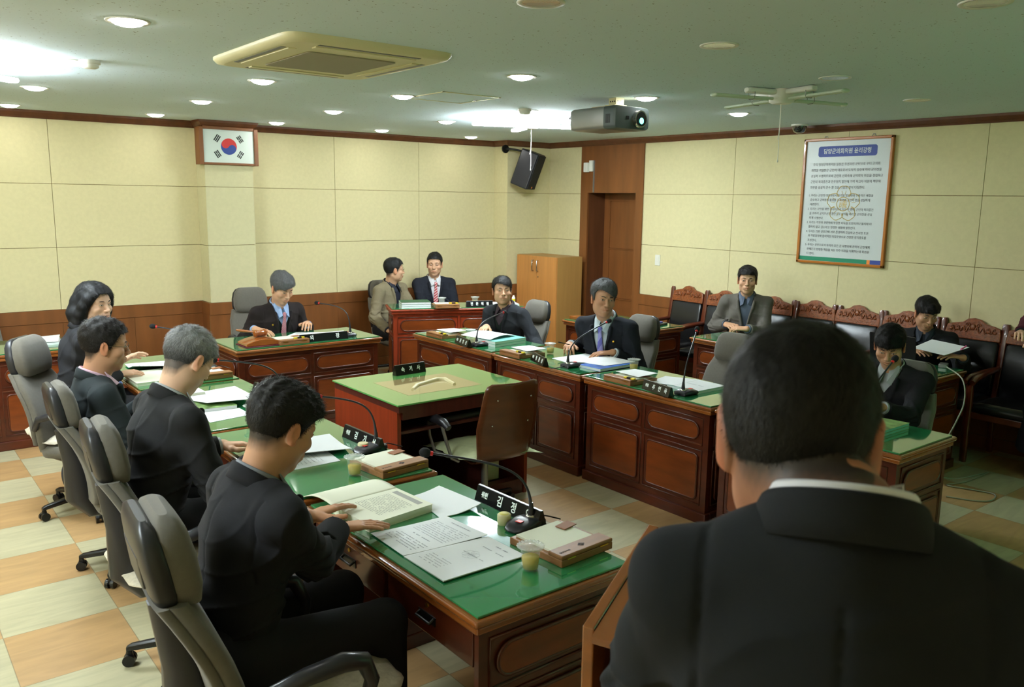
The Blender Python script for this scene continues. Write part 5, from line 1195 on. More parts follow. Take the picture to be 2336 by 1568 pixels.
def ik(S,W,a,b,pole):
    S,W=np.array(S,float),np.array(W,float); d=W-S; L=min(np.linalg.norm(d),a+b-.004); u=nrm(d); p=np.array(pole,float); p=nrm(p-u*(p@u)); c=(a*a+L*L-b*b)/(2*a*L); c=max(-1,min(1,c))
    return S+u*a*c+p*a*math.sqrt(1-c*c), S+u*L
JACK={}
def person(label,loc,heading,st,head=(0,0,0),headoff=(0,0,0),lean=8,hands=None,jacket=((.018,.018,.02),'open'),shirt=None,tie=None,pants=(.012,.012,.014),vneck=.24,stand=False,hs=.003,js=.007,hide_legs=False,scl=1.0,hipz=.53,glasses=False,seed=1,nstr=2500,strw=.0011,strl=.03,elb=None,twist=0,tiecol2=None,inner=None,pin=False,lap=True,shdrop=0,wide=1.0,buttons=False):
    if stand: hipz=.93
    T=thing('person',label,'person',loc,math.radians(heading)-PI/2); T.scale=(scl,)*3
    Lr=math.radians(lean); sd=np.array([0,math.sin(Lr),math.cos(Lr)]); Hp=np.array([0,0,hipz]); tw=math.radians(twist)
    xs=np.array([math.cos(tw),math.sin(tw),0]); fwd=np.cross(sd,xs)*-1; fwd=nrm(np.cross(sd,xs)); fwd=fwd if fwd[1]>0 else -fwd
    NB=Hp+sd*.50; HD=NB+nrm(sd+np.array([0,.30,0]))*.150+np.array(headoff)
    Rh=euler(*head)
    SH={s:NB+xs*(.176*wide*s)-sd*(.078+shdrop) for s in (-1,1)}
    hands=hands or {1:((.12,.38,.78),(-.2,1,0),(0,0,1)),-1:((-.12,.38,.78),(.2,1,0),(0,0,1))}
    # ---- body skin: head + neck + hands ----
    ne=Rh.T@(NB-sd*.01-fwd*.006-HD); nf=Rh.T@(NB-sd*.01+fwd*.020-HD); V,Q,C=make_head(st,hs,ne,nf); Vw=V@Rh.T+HD; allV=[Vw];allQ=[Q];allC=[C]; nv=len(V)
    skin=np.array(st.get('skin',lin((196,148,116)))); arms={}
    for s_,hd in hands.items():
        W=np.array(hd[0],float); pole=(hd[5] if len(hd)>5 else (s_*.38,-.25,-1)); E,W=ik(SH[s_],W,.285,.250,pole); arms[s_]=(E,W)
        lo=W-.26; hi=W+.26; g=SDF(lo,hi,hs*.85); g.cone(W-nrm(W-E)*.10,W,.033,.026,.0,flat=None)
        add_hand(g,W,hd[1],hd[2],s_,curl=hd[3] if len(hd)>3 else .35,thumb=hd[4] if len(hd)>4 else None)
        hv,hq=g.mesh(); allV.append(hv);allQ.append(hq+nv); nv+=len(hv)
        cc_=np.tile(skin*np.array([1.0,.95,.9]),(len(hv),1)); allC.append(cc_)
    # inner core links head and hands into one continuous body under the clothes
    g=SDF((-.45,-.35,hipz-.12),(.45,.6,hipz+.60),.016); q=lambda p:p
    g.cone(Hp,Hp+sd*.36,.085,.085,.03,flat=xs,fr=1.25); g.cone(SH[1]-sd*.02,SH[-1]-sd*.02,.04,.04,.02); g.cone(NB-sd*.08+fwd*.01,NB+sd*.01+fwd*.01,.045,.045,.02)
    for s_ in arms: g.cone(SH[s_],arms[s_][0],.042,.036,.02); g.cone(arms[s_][0],arms[s_][1]-nrm(arms[s_][1]-arms[s_][0])*.08,.034,.026,.02)
    cv,cq=g.mesh(); allV.append(cv);allQ.append(cq+nv); allC.append(np.tile(skin,(len(cv),1)))
    npmesh('body',np.concatenate(allV),np.concatenate(allQ),M_skin,T,np.concatenate(allC))
    # ---- eyes, brows ----
    def hp(p): return tuple(np.array(p)@Rh.T+HD)
    ec=st.get('eyes',.8)
    MR=Matrix([[*Rh[0],HD[0]],[*Rh[1],HD[1]],[*Rh[2],HD[2]],[0,0,0,1]])
    for x in (-1,1):
        mb=MB(); mb.M=MR@Matrix.Translation((x*.031,.0790,.0065))@Matrix.Rotation(x*-.28,4,'Z')@Matrix.Rotation(x*-.10,4,'Y'); mb.ell((0,.0052,0),(.0135,.0052,.0036*ec),14,8); mb.m=1
        mb.ell((0,.0082,.0),(.0052,.0030,.0033*ec),10,6); mb.m=2; mb.tube([(-.014,.0050,.0012),(-.008,.0090,.0042*ec+.0006),(0,.0105,.0046*ec+.0008),(.008,.0090,.0042*ec+.0006),(.014,.0050,.001)],.0008,5)
        mb.build('eye',[M_eye,M_iris,M_brow],T)
        mb=MB(); mb.M=MR; fz=.0005; mb.tube([(x*.014,.0925,.0262),(x*.021,.0918,.0285),(x*.030,.0885,.0296),(x*.039,.0825,.0292),(x*.048,.0735,.0262)],[.0014,.0028,.0030,.0026,.0010],6); mb.build('eyebrow',M_brow,T)
    for x in (-1,1):
        mb=MB(); mb.M=MR; mb.ell((x*.0085,.1035,-.0375),(.0035,.004,.0016),8,5); mb.build('nostril',mat('nostril_dark',lin((60,32,26)),.8),T)
    if glasses:
        mb=MB(); mb.M=MR
        for x in (-1,1):
            mb.tube([(x*.033+.021*math.cos(a)*1.0,.104-.012*abs(.0+math.cos(a)*x>0)*abs(math.cos(a)),.004+.014*math.sin(a)) for a in [2*PI*i/20 for i in range(20)]],.0011,6,closed=True)
            mb.tube([(x*.054,.092,.008),(x*.074,.07,.010),(x*.080,.02,.010),(x*.080,-.01,.004)],.0011,6)
        mb.tube([(-.012,.104,.008),(0,.107,.010),(.012,.104,.008)],.0011,6); gl=mb.build('spectacles',M_glass,T)
    # ---- hair ----
    V,Q=make_hair(st,hs*1.15); hc=np.array(st.get('hair',(.012,.010,.009))); n3=noise3(V,260,7)
    gr=st.get('gray',0); rr=np.random.RandomState(seed)
    cv=np.tile(hc,(len(V),1))*(1+.35*n3)[:,None]
    gmix=lambda P,r: np.clip(gr*(.6+.8*r)*(1.0 if not st.get('graytop') else np.clip((P[:,2]+.02)/.09,.1,1)),0,1)[:,None]
    cv=cv*(1-gmix(V,.5+.5*n3))+np.array([.30,.31,.32])*gmix(V,.5+.5*n3)
    parts=[(V@Rh.T+HD,Q,None,np.clip(cv,0,1))]
    if nstr:
        SV,SQ,ST=strands(V,Q,st,nstr,strl,strw,seed); rs=rr.rand(nstr); sc_=np.tile(hc,(nstr,1))*(.6+1.2*rr.rand(nstr))[:,None]; m_=gmix(SV[:nstr],rs*1.4-.2); sc_=sc_*(1-m_)+np.array([.42,.43,.44])*m_
        parts.append((SV@Rh.T+HD,SQ,ST,np.tile(sc_,(5,1))))
        VV=np.concatenate([parts[0][0],parts[1][0]]); off=len(V); npmesh('hair',VV,np.concatenate([Q,SQ+off]),M_hair,T,np.concatenate([parts[0][3],parts[1][3]]),tris=ST+off)
    else: npmesh('hair',parts[0][0],Q,M_hair,T,parts[0][3])
    # ---- torso clothing ----
    def torso(g,inf=0,arm=True,k=.03):
        g.cone(Hp+sd*-.02,Hp+sd*.16,.118+inf,.112+inf,0,flat=xs,fr=1.42*wide); g.cone(Hp+sd*.16,Hp+sd*.36,.112+inf,.122+inf,.02,flat=xs,fr=1.42*wide)
        g.cone(Hp+sd*.34,Hp+sd*.42,.112+inf,.090+inf,.03,flat=xs,fr=1.6*wide)
        g.poly([SH[-1]+sd*.010,NB-xs*.085*wide-sd*(.058+shdrop*.4)-fwd*.004,NB-sd*.048-fwd*.010,NB+xs*.085*wide-sd*(.058+shdrop*.4)-fwd*.004,SH[1]+sd*.010],[.054+inf,.060+inf,.068+inf,.060+inf,.054+inf],.03)
        if arm:
            for s_ in arms:
                E,W=arms[s_]; A=SH[s_]-sd*.0; We=W-nrm(W-E)*.012
                g.cone(A,E,.061+inf,.056+inf,.04); g.cone(E,We,.060+inf,.046+inf,.022)
                # cut the sleeve end
    def frontpt(u,t,extra=0):
        "point on the chest surface: u lateral, t along spine from hip"
        w=.17*wide; r=.118*math.sqrt(max(.05,1-min(.98,(u/w)**2))); return Hp+sd*t+xs*u+fwd*(r+extra)
    lo=np.array([-.52,-.34,hipz-.16]); hi=np.array([.52,.62,hipz+.60])
    for s_ in arms:
        for p in arms[s_]: lo=np.minimum(lo,p-.10); hi=np.maximum(hi,p+.10)
    g=SDF(lo,hi,js); torso(g)
    if jacket[1]=='coat' or stand: g.cone(Hp,Hp-np.array([0,-.0,.16]),.125,.135,.03,flat=xs,fr=1.4)
    # folds
    X,Y,Z=g.grid(); A=(np.sin(X*31+Z*23+seed)+np.sin(Y*37-Z*19+X*11+seed*2)+np.sin(Z*47+X*9+2*np.sin(Y*17+seed)))*f32(.0022)
    for s_ in arms:
        E=arms[s_][0]; near=np.exp(-((X-E[0])**2+(Y-E[1])**2+(Z-E[2])**2)/f32(.007)); A=A+near*np.sin((X*s_+Y+Z*1.7)*95+seed)*f32(.0075)
    B=(1-np.abs(np.sin(X*14+Y*9-Z*22+seed+1.5*np.sin(Z*11+X*7))))**4*f32(.007)*np.clip(1.4-(Z-Hp[2])*2.2,0.15,1); g.F=g.F+A-B
    if lap:
        # collar roll and lapels
        for s_ in (-1,1):
            g.poly([frontpt(s_*.070,.455,-.012),frontpt(s_*.062,.40,.0),frontpt(s_*.040,.33,.002),frontpt(s_*.012,vneck,.004)],[.015,.016,.014,.008],.006)
    # sleeve ends
    for s_ in arms:
        E,W=arms[s_]; dd=nrm(W-E); X,Y,Z=g.grid(); c=W-dd*.020; pl=(X-c[0])*dd[0]+(Y-c[1])*dd[1]+(Z-c[2])*dd[2]; rd=np.sqrt((X-W[0])**2+(Y-W[1])**2+(Z-W[2])**2)
        g.F=np.where(rd<.072,np.maximum(g.F,pl),g.F)
    X,Y,Z=g.grid(); lx=(X-Hp[0])*xs[0]+(Y-Hp[1])*xs[1]+(Z-Hp[2])*xs[2]; lz=(X-Hp[0])*sd[0]+(Y-Hp[1])*sd[1]+(Z-Hp[2])*sd[2]; ly=(X-Hp[0])*fwd[0]+(Y-Hp[1])*fwd[1]+(Z-Hp[2])*fwd[2]
    g.F=g.F+f32(.003)*np.exp(-(lx/f32(.004))**2)*(ly<0)*(lz<.44)+f32(.0035)*np.exp(-((np.abs(lx)-f32(.152*wide))/f32(.005))**2)*(lz>.24)*(lz<.47)
    if jacket[1] in('open','coat'):
        vh=np.clip((lz-vneck)/(.455-vneck),0,1.2)*f32(.062); cut=np.maximum(np.maximum(np.abs(lx)-vh,vneck-lz),-(ly-.02))
        g.F=np.maximum(g.F,-cut)
    # neck opening
    NBc=NB+fwd*.004; hole=np.maximum(np.sqrt(((X-NBc[0])*xs[0]+(Y-NBc[1])*xs[1])**2+(((X-NBc[0])*fwd[0]+(Y-NBc[1])*fwd[1]+(Z-NBc[2])*fwd[2]))**2)-.0665,-(lz-.43)); g.F=np.maximum(g.F,-hole)
    V,Q=g.mesh(); jn={'open':'jacket','coat':'coat','closed':'cardigan'}[jacket[1]]
    npmesh(jn,V,Q,jacket[0] if not isinstance(jacket[0],tuple) else mkmat('suit_%02d%02d%02d'%tuple(int(c*999) for c in jacket[0]),jacket[0]),T)
    jm=jacket[0] if not isinstance(jacket[0],tuple) else MATS['suit_%02d%02d%02d'%tuple(int(c*999) for c in jacket[0])]
    def collar(name,m,rx,rb,rf,zt,h,fl,fo,amax,drop,n=36):
        vs=[];fs=[]
        for i in range(n+1):
            a=math.radians(-amax+2*amax*i/n); c=math.cos(a); z1=zt-drop*(1-c)/2; fk=1-.25*max(0,-c)
            for dr,zz in ((-.003,z1-h),(0,z1-.004),(.0025,z1),(.006,z1-.003),(.010,z1-.012),(fo*.7,z1-fl*.6*fk),(fo,z1-fl*fk)):
                vs.append(tuple(NB+xs*(rx+dr)*math.sin(a)+fwd*(-(rb+dr)*c if c>0 else -(rf+dr)*c)+sd*zz))
        K=7
        for i in range(n):
            for k in range(K-1): fs.append((i*K+k,(i+1)*K+k,(i+1)*K+k+1,i*K+k+1))
        mb=MB(); mb.add(vs,fs,True); o=mb.build(name,m,T); q=o.modifiers.new('solid','SOLIDIFY'); q.thickness=.0025; return o
    if lap: collar('jacket_collar',jm,.074,.076,.060,.043,.050,.046,.018,114,.066)
    # shirt
    if shirt is not None:
        g=SDF(Hp+np.array([-.18,-.22,.10]),NB+np.array([.18,.26,.12]),max(js*.65,.0035)); torso(g,-.009,arm=False)
        X,Y,Z=g.grid(); lx=(X-Hp[0])*xs[0]+(Y-Hp[1])*xs[1]+(Z-Hp[2])*xs[2]; lz=(X-Hp[0])*sd[0]+(Y-Hp[1])*sd[1]+(Z-Hp[2])*sd[2]; ly=(X-Hp[0])*fwd[0]+(Y-Hp[1])*fwd[1]+(Z-Hp[2])*fwd[2]
        keep=np.maximum(np.maximum(np.abs(lx)-(.030+np.clip(lz-vneck,-.05,1)*.30),vneck-.04-lz),-(ly-.0)); g.F=np.maximum(g.F,keep)
        V,Q=g.mesh(); sm=shirt if not isinstance(shirt,tuple) else mkmat('shirt_%02d%02d%02d'%tuple(int(c*999) for c in shirt),shirt,.7); npmesh('shirt',V,Q,sm,T); collar('shirt_collar',sm,.064,.066,.054,.047,.05,.026,.006,168,.048)
        for s_ in (-1,1):
            mb=MB(); A=NB+xs*(s_*.010)+fwd*.060+sd*.002; B=NB+xs*(s_*.060)+fwd*.030+sd*.026; Cc=NB+xs*(s_*.066)+fwd*.048-sd*.004; D=frontpt(s_*.046,.420,.007); E2=frontpt(s_*.020,.440,.009)
            mb.add([tuple(p) for p in (A,B,Cc,D,E2)],[(0,1,2,3,4)]); o=mb.build('collar_point',sm,T); q=o.modifiers.new('solid','SOLIDIFY'); q.thickness=.004; q.offset=1
        if inner is not None:
            g=SDF(Hp+np.array([-.16,-.20,.06]),NB+np.array([.16,.24,.05]),.006); torso(g,-.004,arm=False); X,Y,Z=g.grid(); lx=(X-Hp[0])*xs[0]+(Y-Hp[1])*xs[1]; lz=(X-Hp[0])*sd[0]+(Y-Hp[1])*sd[1]+(Z-Hp[2])*sd[2]; ly=(X-Hp[0])*fwd[0]+(Y-Hp[1])*fwd[1]+(Z-Hp[2])*fwd[2]
            keep=np.maximum(np.maximum(np.abs(lx)-.11,lz-(.335+np.abs(lx)*1.6)),-(ly)); g.F=np.maximum(g.F,np.maximum(keep,.06-lz)); V,Q=g.mesh(); npmesh('vest',V,Q,mkmat('vest_dark',inner,.9),T)
    if tie is not None:
        g=SDF(Hp+np.array([-.10,-.10,.02]),NB+np.array([.10,.26,.06]),.0035)
        g.cone(frontpt(0,.448,-.004),frontpt(0,.428,.004),.017,.011,.003,flat=fwd,fr=.6)
        t1=max(vneck-.10,.10); g.cone(frontpt(0,.425,.004),frontpt(0,(.425+t1)/2,.005),.014,.026,.003,flat=fwd,fr=.28); g.cone(frontpt(0,(.425+t1)/2,.005),frontpt(0,t1,.003),.026,.034,.003,flat=fwd,fr=.25)
        V,Q=g.mesh(); npmesh('tie',V,Q,tie,T)
    # cuffs
    if shirt is not None:
        for s_ in arms:
            E,W=arms[s_]; dd=nrm(W-E); mb=MB(); mb.cyl(tuple(W-dd*.05),tuple(W-dd*.008),.041,.038,18); mb.build('shirt_cuff',sm,T)
    if pin: 
        p=frontpt(-.095 if pin<0 else .095,.36,.012); MB().ell(tuple(p),(.009,.004,.009),12,6).build('lapel_pin',M_gold,T)
    if buttons:
        for k_ in range(2): MB().ell(tuple(frontpt(.012,.16-.09*k_,.009)),(.010,.004,.010),12,6).build('button',M_black,T)
    # ---- trousers and shoes ----
    if not hide_legs:
        pm=mkmat('trouser_%02d'%int(pants[0]*999),pants)
        if stand: KN={s:np.array([s*.10,.01,.50]) for s in (-1,1)}; AN={s:np.array([s*.10,-.02,.09]) for s in (-1,1)}
        else: KN={s:np.array([s*.13,.44,hipz-.02]) for s in (-1,1)}; AN={s:np.array([s*.13,.46+.0,.10]) for s in (-1,1)}
        g=SDF((-.30,-.22,.04),(.30,.62,hipz+.16),.013); g.cone(Hp+np.array([-.06,0,0]),Hp+np.array([.06,0,0]),.135,.135,0)
        for s_ in (-1,1): g.cone(Hp+np.array([s_*.09,0,-.01]),KN[s_],.095,.070,.03); g.cone(KN[s_],AN[s_],.070,.055,.02)
        V,Q=g.mesh(); npmesh('trousers',V,Q,pm,T)
        for s_ in (-1,1):
            mb=MB(); a=AN[s_]; mb.loft([((a[0],a[1]-.07,.045),(.020,0,0),(0,0,.040),2.4),((a[0],a[1]-.04,.05),(.038,0,0),(0,0,.048),2.4),((a[0],a[1]+.06,.042),(.042,0,0),(0,0,.040),2.6),((a[0],a[1]+.15,.030),(.044,0,0),(0,0,.029),2.6),((a[0],a[1]+.20,.024),(.025,0,0),(0,0,.020),2.4)],n=18); mb.build('shoe',M_leather,T)
    return T
def stripes(name,c1,c2,scale,rot):
    m=bpy.data.materials.new(name); m.use_nodes=True; nt=m.node_tree; b=nt.nodes['Principled BSDF']; L=nt.links
    tc=nt.nodes.new('ShaderNodeTexCoord'); mp=nt.nodes.new('ShaderNodeMapping'); mp.inputs['Rotation'].default_value=(0,rot,0); wv=nt.nodes.new('ShaderNodeTexWave'); wv.inputs['Scale'].default_value=scale; wv.bands_direction='X'
    cr=nt.nodes.new('ShaderNodeValToRGB'); cr.color_ramp.elements[0].color=(*c1,1); cr.color_ramp.elements[1].color=(*c2,1); cr.color_ramp.elements[0].position=.45; cr.color_ramp.elements[1].position=.6
    L.new(tc.outputs['Object'],mp.inputs[0]); L.new(mp.outputs[0],wv.inputs[0]); L.new(wv.outputs['Fac'],cr.inputs[0]); L.new(cr.outputs[0],b.inputs['Base Color']); b.inputs['Roughness'].default_value=.5
    return m
TIE_RED=stripes('red_striped_silk',lin((170,40,50)),lin((226,190,190)),14,.9)
TIE_PUR=stripes('purple_banded_silk',lin((90,90,170)),lin((140,140,200)),5,.6)
TIE_BLUE=stripes('blue_patterned_silk',lin((40,70,150)),lin((90,120,190)),30,.5)
TIE_PINK=stripes('pink_patterned_silk',lin((170,90,110)),lin((210,160,170)),40,.4)
SK=lin((204,160,130)); SKd=lin((188,142,112)); SKl=lin((220,180,154))
def PP(label,headat,heading,st,lean=10,scl=1.0,hands=None,**kw):
    Lr=math.radians(lean); sd=np.array([0,math.sin(Lr),math.cos(Lr)]); o=sd*.50+nrm(sd+np.array([0,.30,0]))*.150+np.array(kw.get('headoff',(0,0,0)))
    th=math.radians(heading)-PI/2; c,s=math.cos(th),math.sin(th); R=np.array([[c,-s,0],[s,c,0],[0,0,1]])
    ho=R@o*scl; loc=(headat[0]-ho[0],headat[1]-ho[1],0)
    stand=kw.get('stand'); hz=(headat[2]-ho[2])/scl
    if not stand: kw['hipz']=hz
    else: loc=(loc[0],loc[1],headat[2]-ho[2]-.93*scl)
    HW={}
    for k,v in (hands or {}).items():
        W=R.T@((np.array(v[0],float)-np.array(loc))/scl); HW[k]=(W,R.T@np.array(v[1],float),R.T@np.array(v[2],float))+tuple(v[3:])
    if kw.pop('legs_h',None): pass
    return person(label,loc,heading,st,lean=lean,hands=HW or None,scl=scl,**kw)
GZh=GZ+.026
BLK=(.011,.011,.013)
# man reading at the front desk
PP('person in a black jacket at the front desk, both hands on the open book',(0.985,2.375,1.25),3,dict(skin=SKd,hair=(.010,.009,.008),top=.021,frontlift=.012,rough=.006,front=.066,temple=.060,nape=-.060,comb=(0,.10,.02),mess=.5,lift=.16,seed=3,fade=True),
   head=(6,26,0),lean=13,scl=1.06,hands={1:((1.235,2.53,.812),(.98,-.16,-.06),(0,.1,1),.14),-1:((1.215,2.70,.805),(.95,.28,.02),(0,.2,1),.18,[(.026,.018,-.006),(.056,.040,-.014),(.078,.060,-.018),(.092,.078,-.018)])},
   jacket=(BLK,'open'),shirt=lin((120,124,130)),tie=None,hs=.0023,js=.0048,nstr=9000,strw=.0008,strl=.022,seed=2,hide_legs=False,vneck=.30)
# grey-haired man
PP('person with short grey hair seen from behind, bending over a booklet',(1.07,3.54,1.265),8,dict(skin=SKl,hair=(.035,.035,.036),gray=.75,graytop=1,top=.018,rough=.004,front=.068,nape=-.074,mess=.35,lift=.25,seed=5),
   head=(10,34,0),lean=14,scl=1.05,hands={1:((1.30,3.46,.80),(.8,.5,0),(0,-.2,1),.6),-1:((1.28,3.78,.80),(.8,-.4,0),(0,.2,1),.6)},jacket=((.014,.014,.015),'open'),shirt=lin((170,174,176)),hs=.0026,js=.0055,nstr=9000,strw=.0009,strl=.018,seed=4,vneck=.30)
# man with glasses
PP('person with spectacles, pink shirt and blue tie in profile at the third left desk',(1.0,4.70,1.165),0,dict(skin=SKd,hair=(.012,.010,.009),top=.020,rough=.005,front=.078,temple=.070,nape=-.066,mess=.5,lift=.3,seed=8),
   head=(-8,8,0),lean=4,scl=1.08,hands={1:((1.25,4.60,.80),(.9,.3,0),(0,0,1),.5),-1:((1.25,4.86,.80),(.9,-.1,0),(0,0,1),.5)},jacket=(lin((34,40,42)),'open'),shirt=lin((214,180,200)),tie=TIE_BLUE,glasses=True,hs=.0028,js=.006,nstr=6000,strw=.001,strl=.018,seed=6,vneck=.22)
# woman
PP('person in black with wavy shoulder-length hair, fingers raised over an open book',(1.15,5.60,1.275),-8,dict(skin=SKl,hair=(.007,.007,.008),top=.028,side=.020,rough=.003,front=.080,temple=.062,nape=-.09,long=True,beard=0,mess=.12,lift=.04,seed=11,eyes=.9),
   head=(-50,2,0),lean=10,scl=1.0,hands={1:((1.28,5.70,.80),(.9,.3,0),(0,-.2,1),.25),-1:((1.34,5.92,.84),(.9,.1,.3),(0,.5,.8),.35)},jacket=(BLK,'open'),shirt=BLK,hs=.0028,js=.0065,nstr=5000,strw=.0012,strl=.03,seed=7,vneck=.33,pants=BLK,wide=.92)
# chairman
PP('person in blue shirt and patterned tie reading at the desk below the flag',(2.98,7.07,1.14),-86,dict(skin=SK,hair=(.05,.05,.052),gray=.22,top=.026,frontlift=.010,side=.009,rough=.005,sweep=.016,front=.058,temple=.048,nape=-.06,comb=(.10,.06,0),part=1,mess=.25,seed=13,beard=.1),
   head=(6,24,0),lean=12,scl=1.08,hands={1:((2.72,7.06,.80),(.45,-.85,-.1),(0,0,1),.35),-1:((3.19,7.02,.815),(-.35,-.8,.1),(.2,.0,1),.6)},jacket=(lin((36,30,30)),'open'),shirt=lin((150,175,215)),tie=TIE_PINK,inner=lin((22,30,26)),hs=.003,js=.007,nstr=5500,strw=.0010,strl=.022,seed=8,vneck=.12,pin=1)
# tan jacket man
PP('person with spectacles in a tan jacket and black shirt, turned toward the neighbour',(4.63,7.93,1.175),-72,dict(skin=SK,hair=(.010,.010,.010),top=.018,front=.074,temple=.064,nape=-.06,seed=15,mess=.3),
   head=(58,2,0),lean=4,scl=1.02,hands={1:((4.40,7.66,.56),(.3,-.8,-.2),(0,0,1),.5),-1:((4.86,7.66,.60),(-.3,-.8,-.2),(0,0,1),.5)},jacket=(mat('tan_tweed',lin((122,112,88)),.9,noise=((200,200,200),.10,3),bump=((300,300,300),.3,.001)),'open'),shirt=lin((26,28,40)),glasses=True,hs=.003,js=.007,nstr=2500,strw=.0014,strl=.02,seed=9,vneck=.13)
# red tie man
PP('person smiling in a navy suit with red striped tie before the corner',(5.20,8.0,1.21),-112,dict(skin=SK,hair=(.010,.010,.010),top=.016,front=.072,temple=.060,nape=-.06,seed=17,smile=.004,mess=.3),
   head=(-16,3,0),lean=2,scl=1.05,hands={1:((4.98,7.72,.60),(.4,-.8,0),(0,0,1),.5),-1:((5.25,7.66,.60),(-.4,-.8,0),(0,0,1),.5)},jacket=(lin((26,28,36)),'open'),shirt=lin((206,206,212)),tie=TIE_RED,hs=.003,js=.007,nstr=2500,strw=.0014,strl=.016,seed=10,vneck=.13)
# R1
PP('person in a black jacket without tie resting a hand by the teal books',(4.70,6.09,1.115),196,dict(skin=SK,hair=(.014,.013,.013),top=.020,front=.064,temple=.056,nape=-.06,sweep=-.014,comb=(.10,.05,0),seed=19,mess=.3,lift=.14,fw=1.06),
   head=(44,-4,0),lean=6,scl=1.02,hands={1:((4.50,6.06,.800),(-.75,-.55,-.1),(0,0,1),.15),-1:((4.72,5.52,.62),(-.8,.3,0),(0,0,1),.5)},jacket=(lin((30,32,36)),'open'),shirt=lin((60,48,56)),inner=lin((30,30,34)),hs=.003,js=.007,nstr=3500,strw=.0013,strl=.026,seed=11,vneck=.20,buttons=True,wide=1.04)
# R2
PP('person in a purple tie with gold lapel pin, looking aside with a pen',(4.56,4.62,1.195),205,dict(skin=SKd,hair=(.022,.022,.024),gray=.22,top=.027,frontlift=.010,side=.010,rough=.006,front=.060,temple=.05,nape=-.05,sweep=-.022,comb=(.12,.04,.0),part=-1,mess=.4,lift=.2,seed=21),
   head=(38,2,-6),lean=9,scl=1.10,hands={1:((4.47,4.90,.805),(-.6,-.6,-.05),(.1,.3,1),.8),-1:((4.535,4.47,.800),(-.75,.50,-.05),(0,0,1),.45)},jacket=(lin((26,29,36)),'open'),shirt=lin((178,192,200)),tie=TIE_PUR,hs=.003,js=.0065,nstr=6500,strw=.0009,strl=.022,seed=12,vneck=.12,pin=-1)
# grey jacket guest
PP('person in a grey jacket with clasped hands at a side desk',(6.62,4.79,1.23),212,dict(skin=SK,hair=(.012,.010,.010),top=.020,frontlift=.008,front=.064,temple=.056,nape=-.06,seed=23,mess=.35,fw=1.03),
   head=(4,2,0),lean=6,scl=1.03,hands={1:((6.49,4.90,.805),(-.35,-.75,0),(-.3,.1,.9),.7),-1:((6.42,4.62,.805),(-.45,.75,0),(-.3,0,.9),.75)},jacket=(mat('grey_tweed',lin((92,88,82)),.9,noise=((200,200,200),.08,3)),'open'),shirt=lin((84,94,112)),hs=.003,js=.007,nstr=3000,strw=.0014,strl=.018,seed=13,vneck=.18)
# R4
PP('person in a black coat looking down behind a microphone at the right',(4.92,2.50,1.10),186,dict(skin=SKd,hair=(.007,.006,.006),top=.022,front=.054,temple=.05,nape=-.06,fringe=.060,seed=25,mess=.25,fw=1.05),
   head=(16,26,0),lean=10,scl=.98,hands={1:((4.62,2.62,.80),(-.7,-.4,0),(0,0,1),.5),-1:((4.58,2.34,.80),(-.7,.3,0),(0,0,1),.5)},jacket=(lin((22,22,25)),'open'),shirt=lin((150,156,158)),hs=.003,js=.0065,nstr=5000,strw=.0011,strl=.03,seed=14,vneck=.36,wide=1.10)
# man reading papers by wall
PP('person in a black jacket reading papers beside the laptop by the right wall',(6.74,3.15,1.095),196,dict(skin=SKd,hair=(.009,.008,.008),top=.022,front=.056,temple=.05,nape=-.06,fringe=.062,seed=27,mess=.25),
   head=(32,22,0),lean=8,scl=1.0,hands={1:((6.50,3.10,.82),(-.5,-.7,.1),(-.2,0,1),.3),-1:((6.52,2.74,.82),(-.5,.4,.1),(-.2,0,1),.4)},jacket=(BLK,'open'),shirt=lin((40,46,56)),hs=.003,js=.007,nstr=3500,strw=.0014,strl=.026,seed=15,vneck=.34)
sheet('reading_papers','white papers held up in the hands of the man beside the laptop','paper',[(6.38,3.06),(6.34,2.80),(6.56,2.72),(6.60,3.02)],.862,th=.003,curl=lambda u,v:.05*v-.015*u)
t=thing('pink_marker_pen','pink marker pen in the hand of the man beside the laptop','pen',(6.44,2.72,.905),.3); MB().cyl((-.06,0,0),(.05,-.02,.01),.006).build('barrel',M_pink,t)
# standing woman
wom=PP('person standing at the right edge in a maroon cardigan and black skirt',(6.66,2.10,1.60),200,dict(skin=SKl,hair=(.008,.007,.007),top=.024,side=.02,long=True,front=.062,nape=-.09,beard=0,seed=29),
   head=(0,10,0),lean=2,scl=1.0,stand=True,hands={1:((6.42,2.33,1.07),(-.8,-.3,.1),(0,0,1),.5),-1:((6.40,2.12,1.02),(-.5,.5,.1),(0,-.2,1),.5)},jacket=(mkmat('maroon_wool',lin((70,26,36))),'coat'),shirt=BLK,pants=BLK,hs=.0035,js=.009,nstr=1500,strw=.0015,seed=16,vneck=.1,wide=.85)
mb=MB(); mb.loft([((0,0,.16),(.24,0,0),(0,.21,0),2),((0,0,.18),(.25,0,0),(0,.22,0),2),((0,0,.7),(.21,0,0),(0,.18,0),2),((0,0,.97),(.185,0,0),(0,.16,0),2)],n=28); mb.build('skirt',mkmat('black_wool',(.008,.008,.01)),wom)
t=thing('mobile_phone','small grey phone held by the standing person at the right edge','phone',(6.34,2.20,1.09),.4); MB().prism(rrect(-.025,-.055,.025,.055,.01),0,.014).build('phone',M_alu,t)
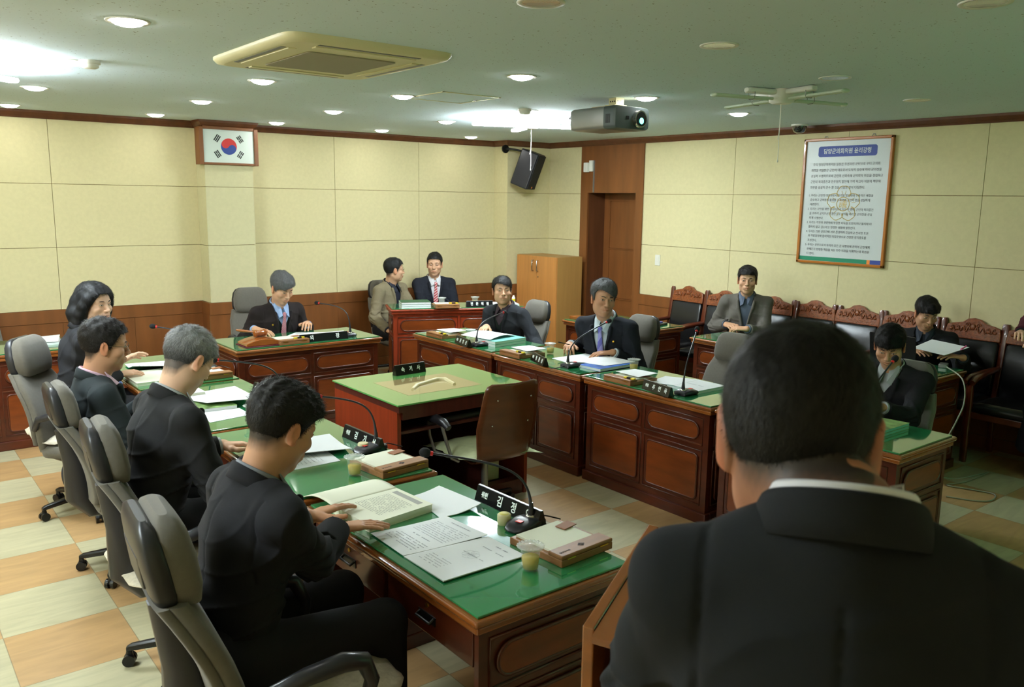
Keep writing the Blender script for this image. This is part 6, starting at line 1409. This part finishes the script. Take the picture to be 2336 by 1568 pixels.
# foreground man
PP('person standing in the foreground, back turned, in a dark suit',(.935,.585,1.65),34,dict(skin=lin((172,118,90)),hair=(.010,.009,.008),top=.014,side=.008,rough=.0022,front=.070,nape=-.050,mess=.22,lift=.10,seed=31,ear=1.22,fade=True,whorl=(.015,-.055,.125)),
   head=(-3,18,0),headoff=(-.045,.045,-.098),shdrop=.035,lean=3,scl=1.13,stand=True,hands={1:((1.28,.62,1.14),(.85,.5,.2),(0,0,1),.3),-1:((1.12,.92,1.14),(.85,.5,.2),(0,0,1),.3)},jacket=(lin((22,24,27)),'open'),shirt=lin((214,214,222)),hs=.0022,js=.0050,nstr=26000,strw=.00055,strl=.016,seed=17,vneck=.2,wide=.86)
# ballpoint in hand
t=thing('ballpoint_pen','dark pen in the right hand of the man in the purple tie','pen',(4.40,4.86,.81),.2); MB().cyl((-.05,.04,.03),(.05,-.03,-.0),.004).build('barrel',M_black,t)
# booklet held upright by the grey haired man
sheet('raised_booklet_page','cream printed booklet page raised in front of the grey-haired man','paper',[(1.36,3.74),(1.36,3.44),(1.50,3.30),(1.52,3.60)],GZ+.02,th=.002,m=M_paper2,curl=lambda u,v:.15*v*(1-.3*v)+.03*math.sin(u*PI),lines=[(.15,.85,.15,.85,9,.012)])
# lace seat cushions
for (x,y,l) in ((.97,2.27,'lace-edged seat cushion under the man at the front desk'),(.97,3.42,'lace-edged seat cushion under the grey-haired man'),(1.02,5.72,'white lace seat cushion on the half turned chair')):
    t=thing('lace_seat_cushion',l,'cushion',(x,y,.48),.05,'lace-edged seat cushions'); vs=[];fs=[];N_=30
    for r,zz in ((.001,.016),(.15,.018),(.21,.014),(.245,.004),(.262,-.004),(.262,-.007),(.2,.001),(.001,.001)):
        for k in range(60):
            a=2*PI*k/60; q=(abs(math.cos(a))**6+abs(math.sin(a))**6)**(-1/6); rr=r*q; vs.append((rr*math.cos(a),rr*math.sin(a),zz+(.006*math.sin(a*15) if r>.25 else 0)))
    for i in range(7):
        for k in range(60): fs.append((i*60+k,i*60+(k+1)%60,(i+1)*60+(k+1)%60,(i+1)*60+k))
    mb=MB(); mb.add(vs,fs,True); mb.build('cushion',mat('lace_cotton',lin((196,188,170)),.9,noise=((60,60,60),.12,3),bump=((60,60,60),.5,.003)),t)
print('script time',round(time.time()-T0,1))
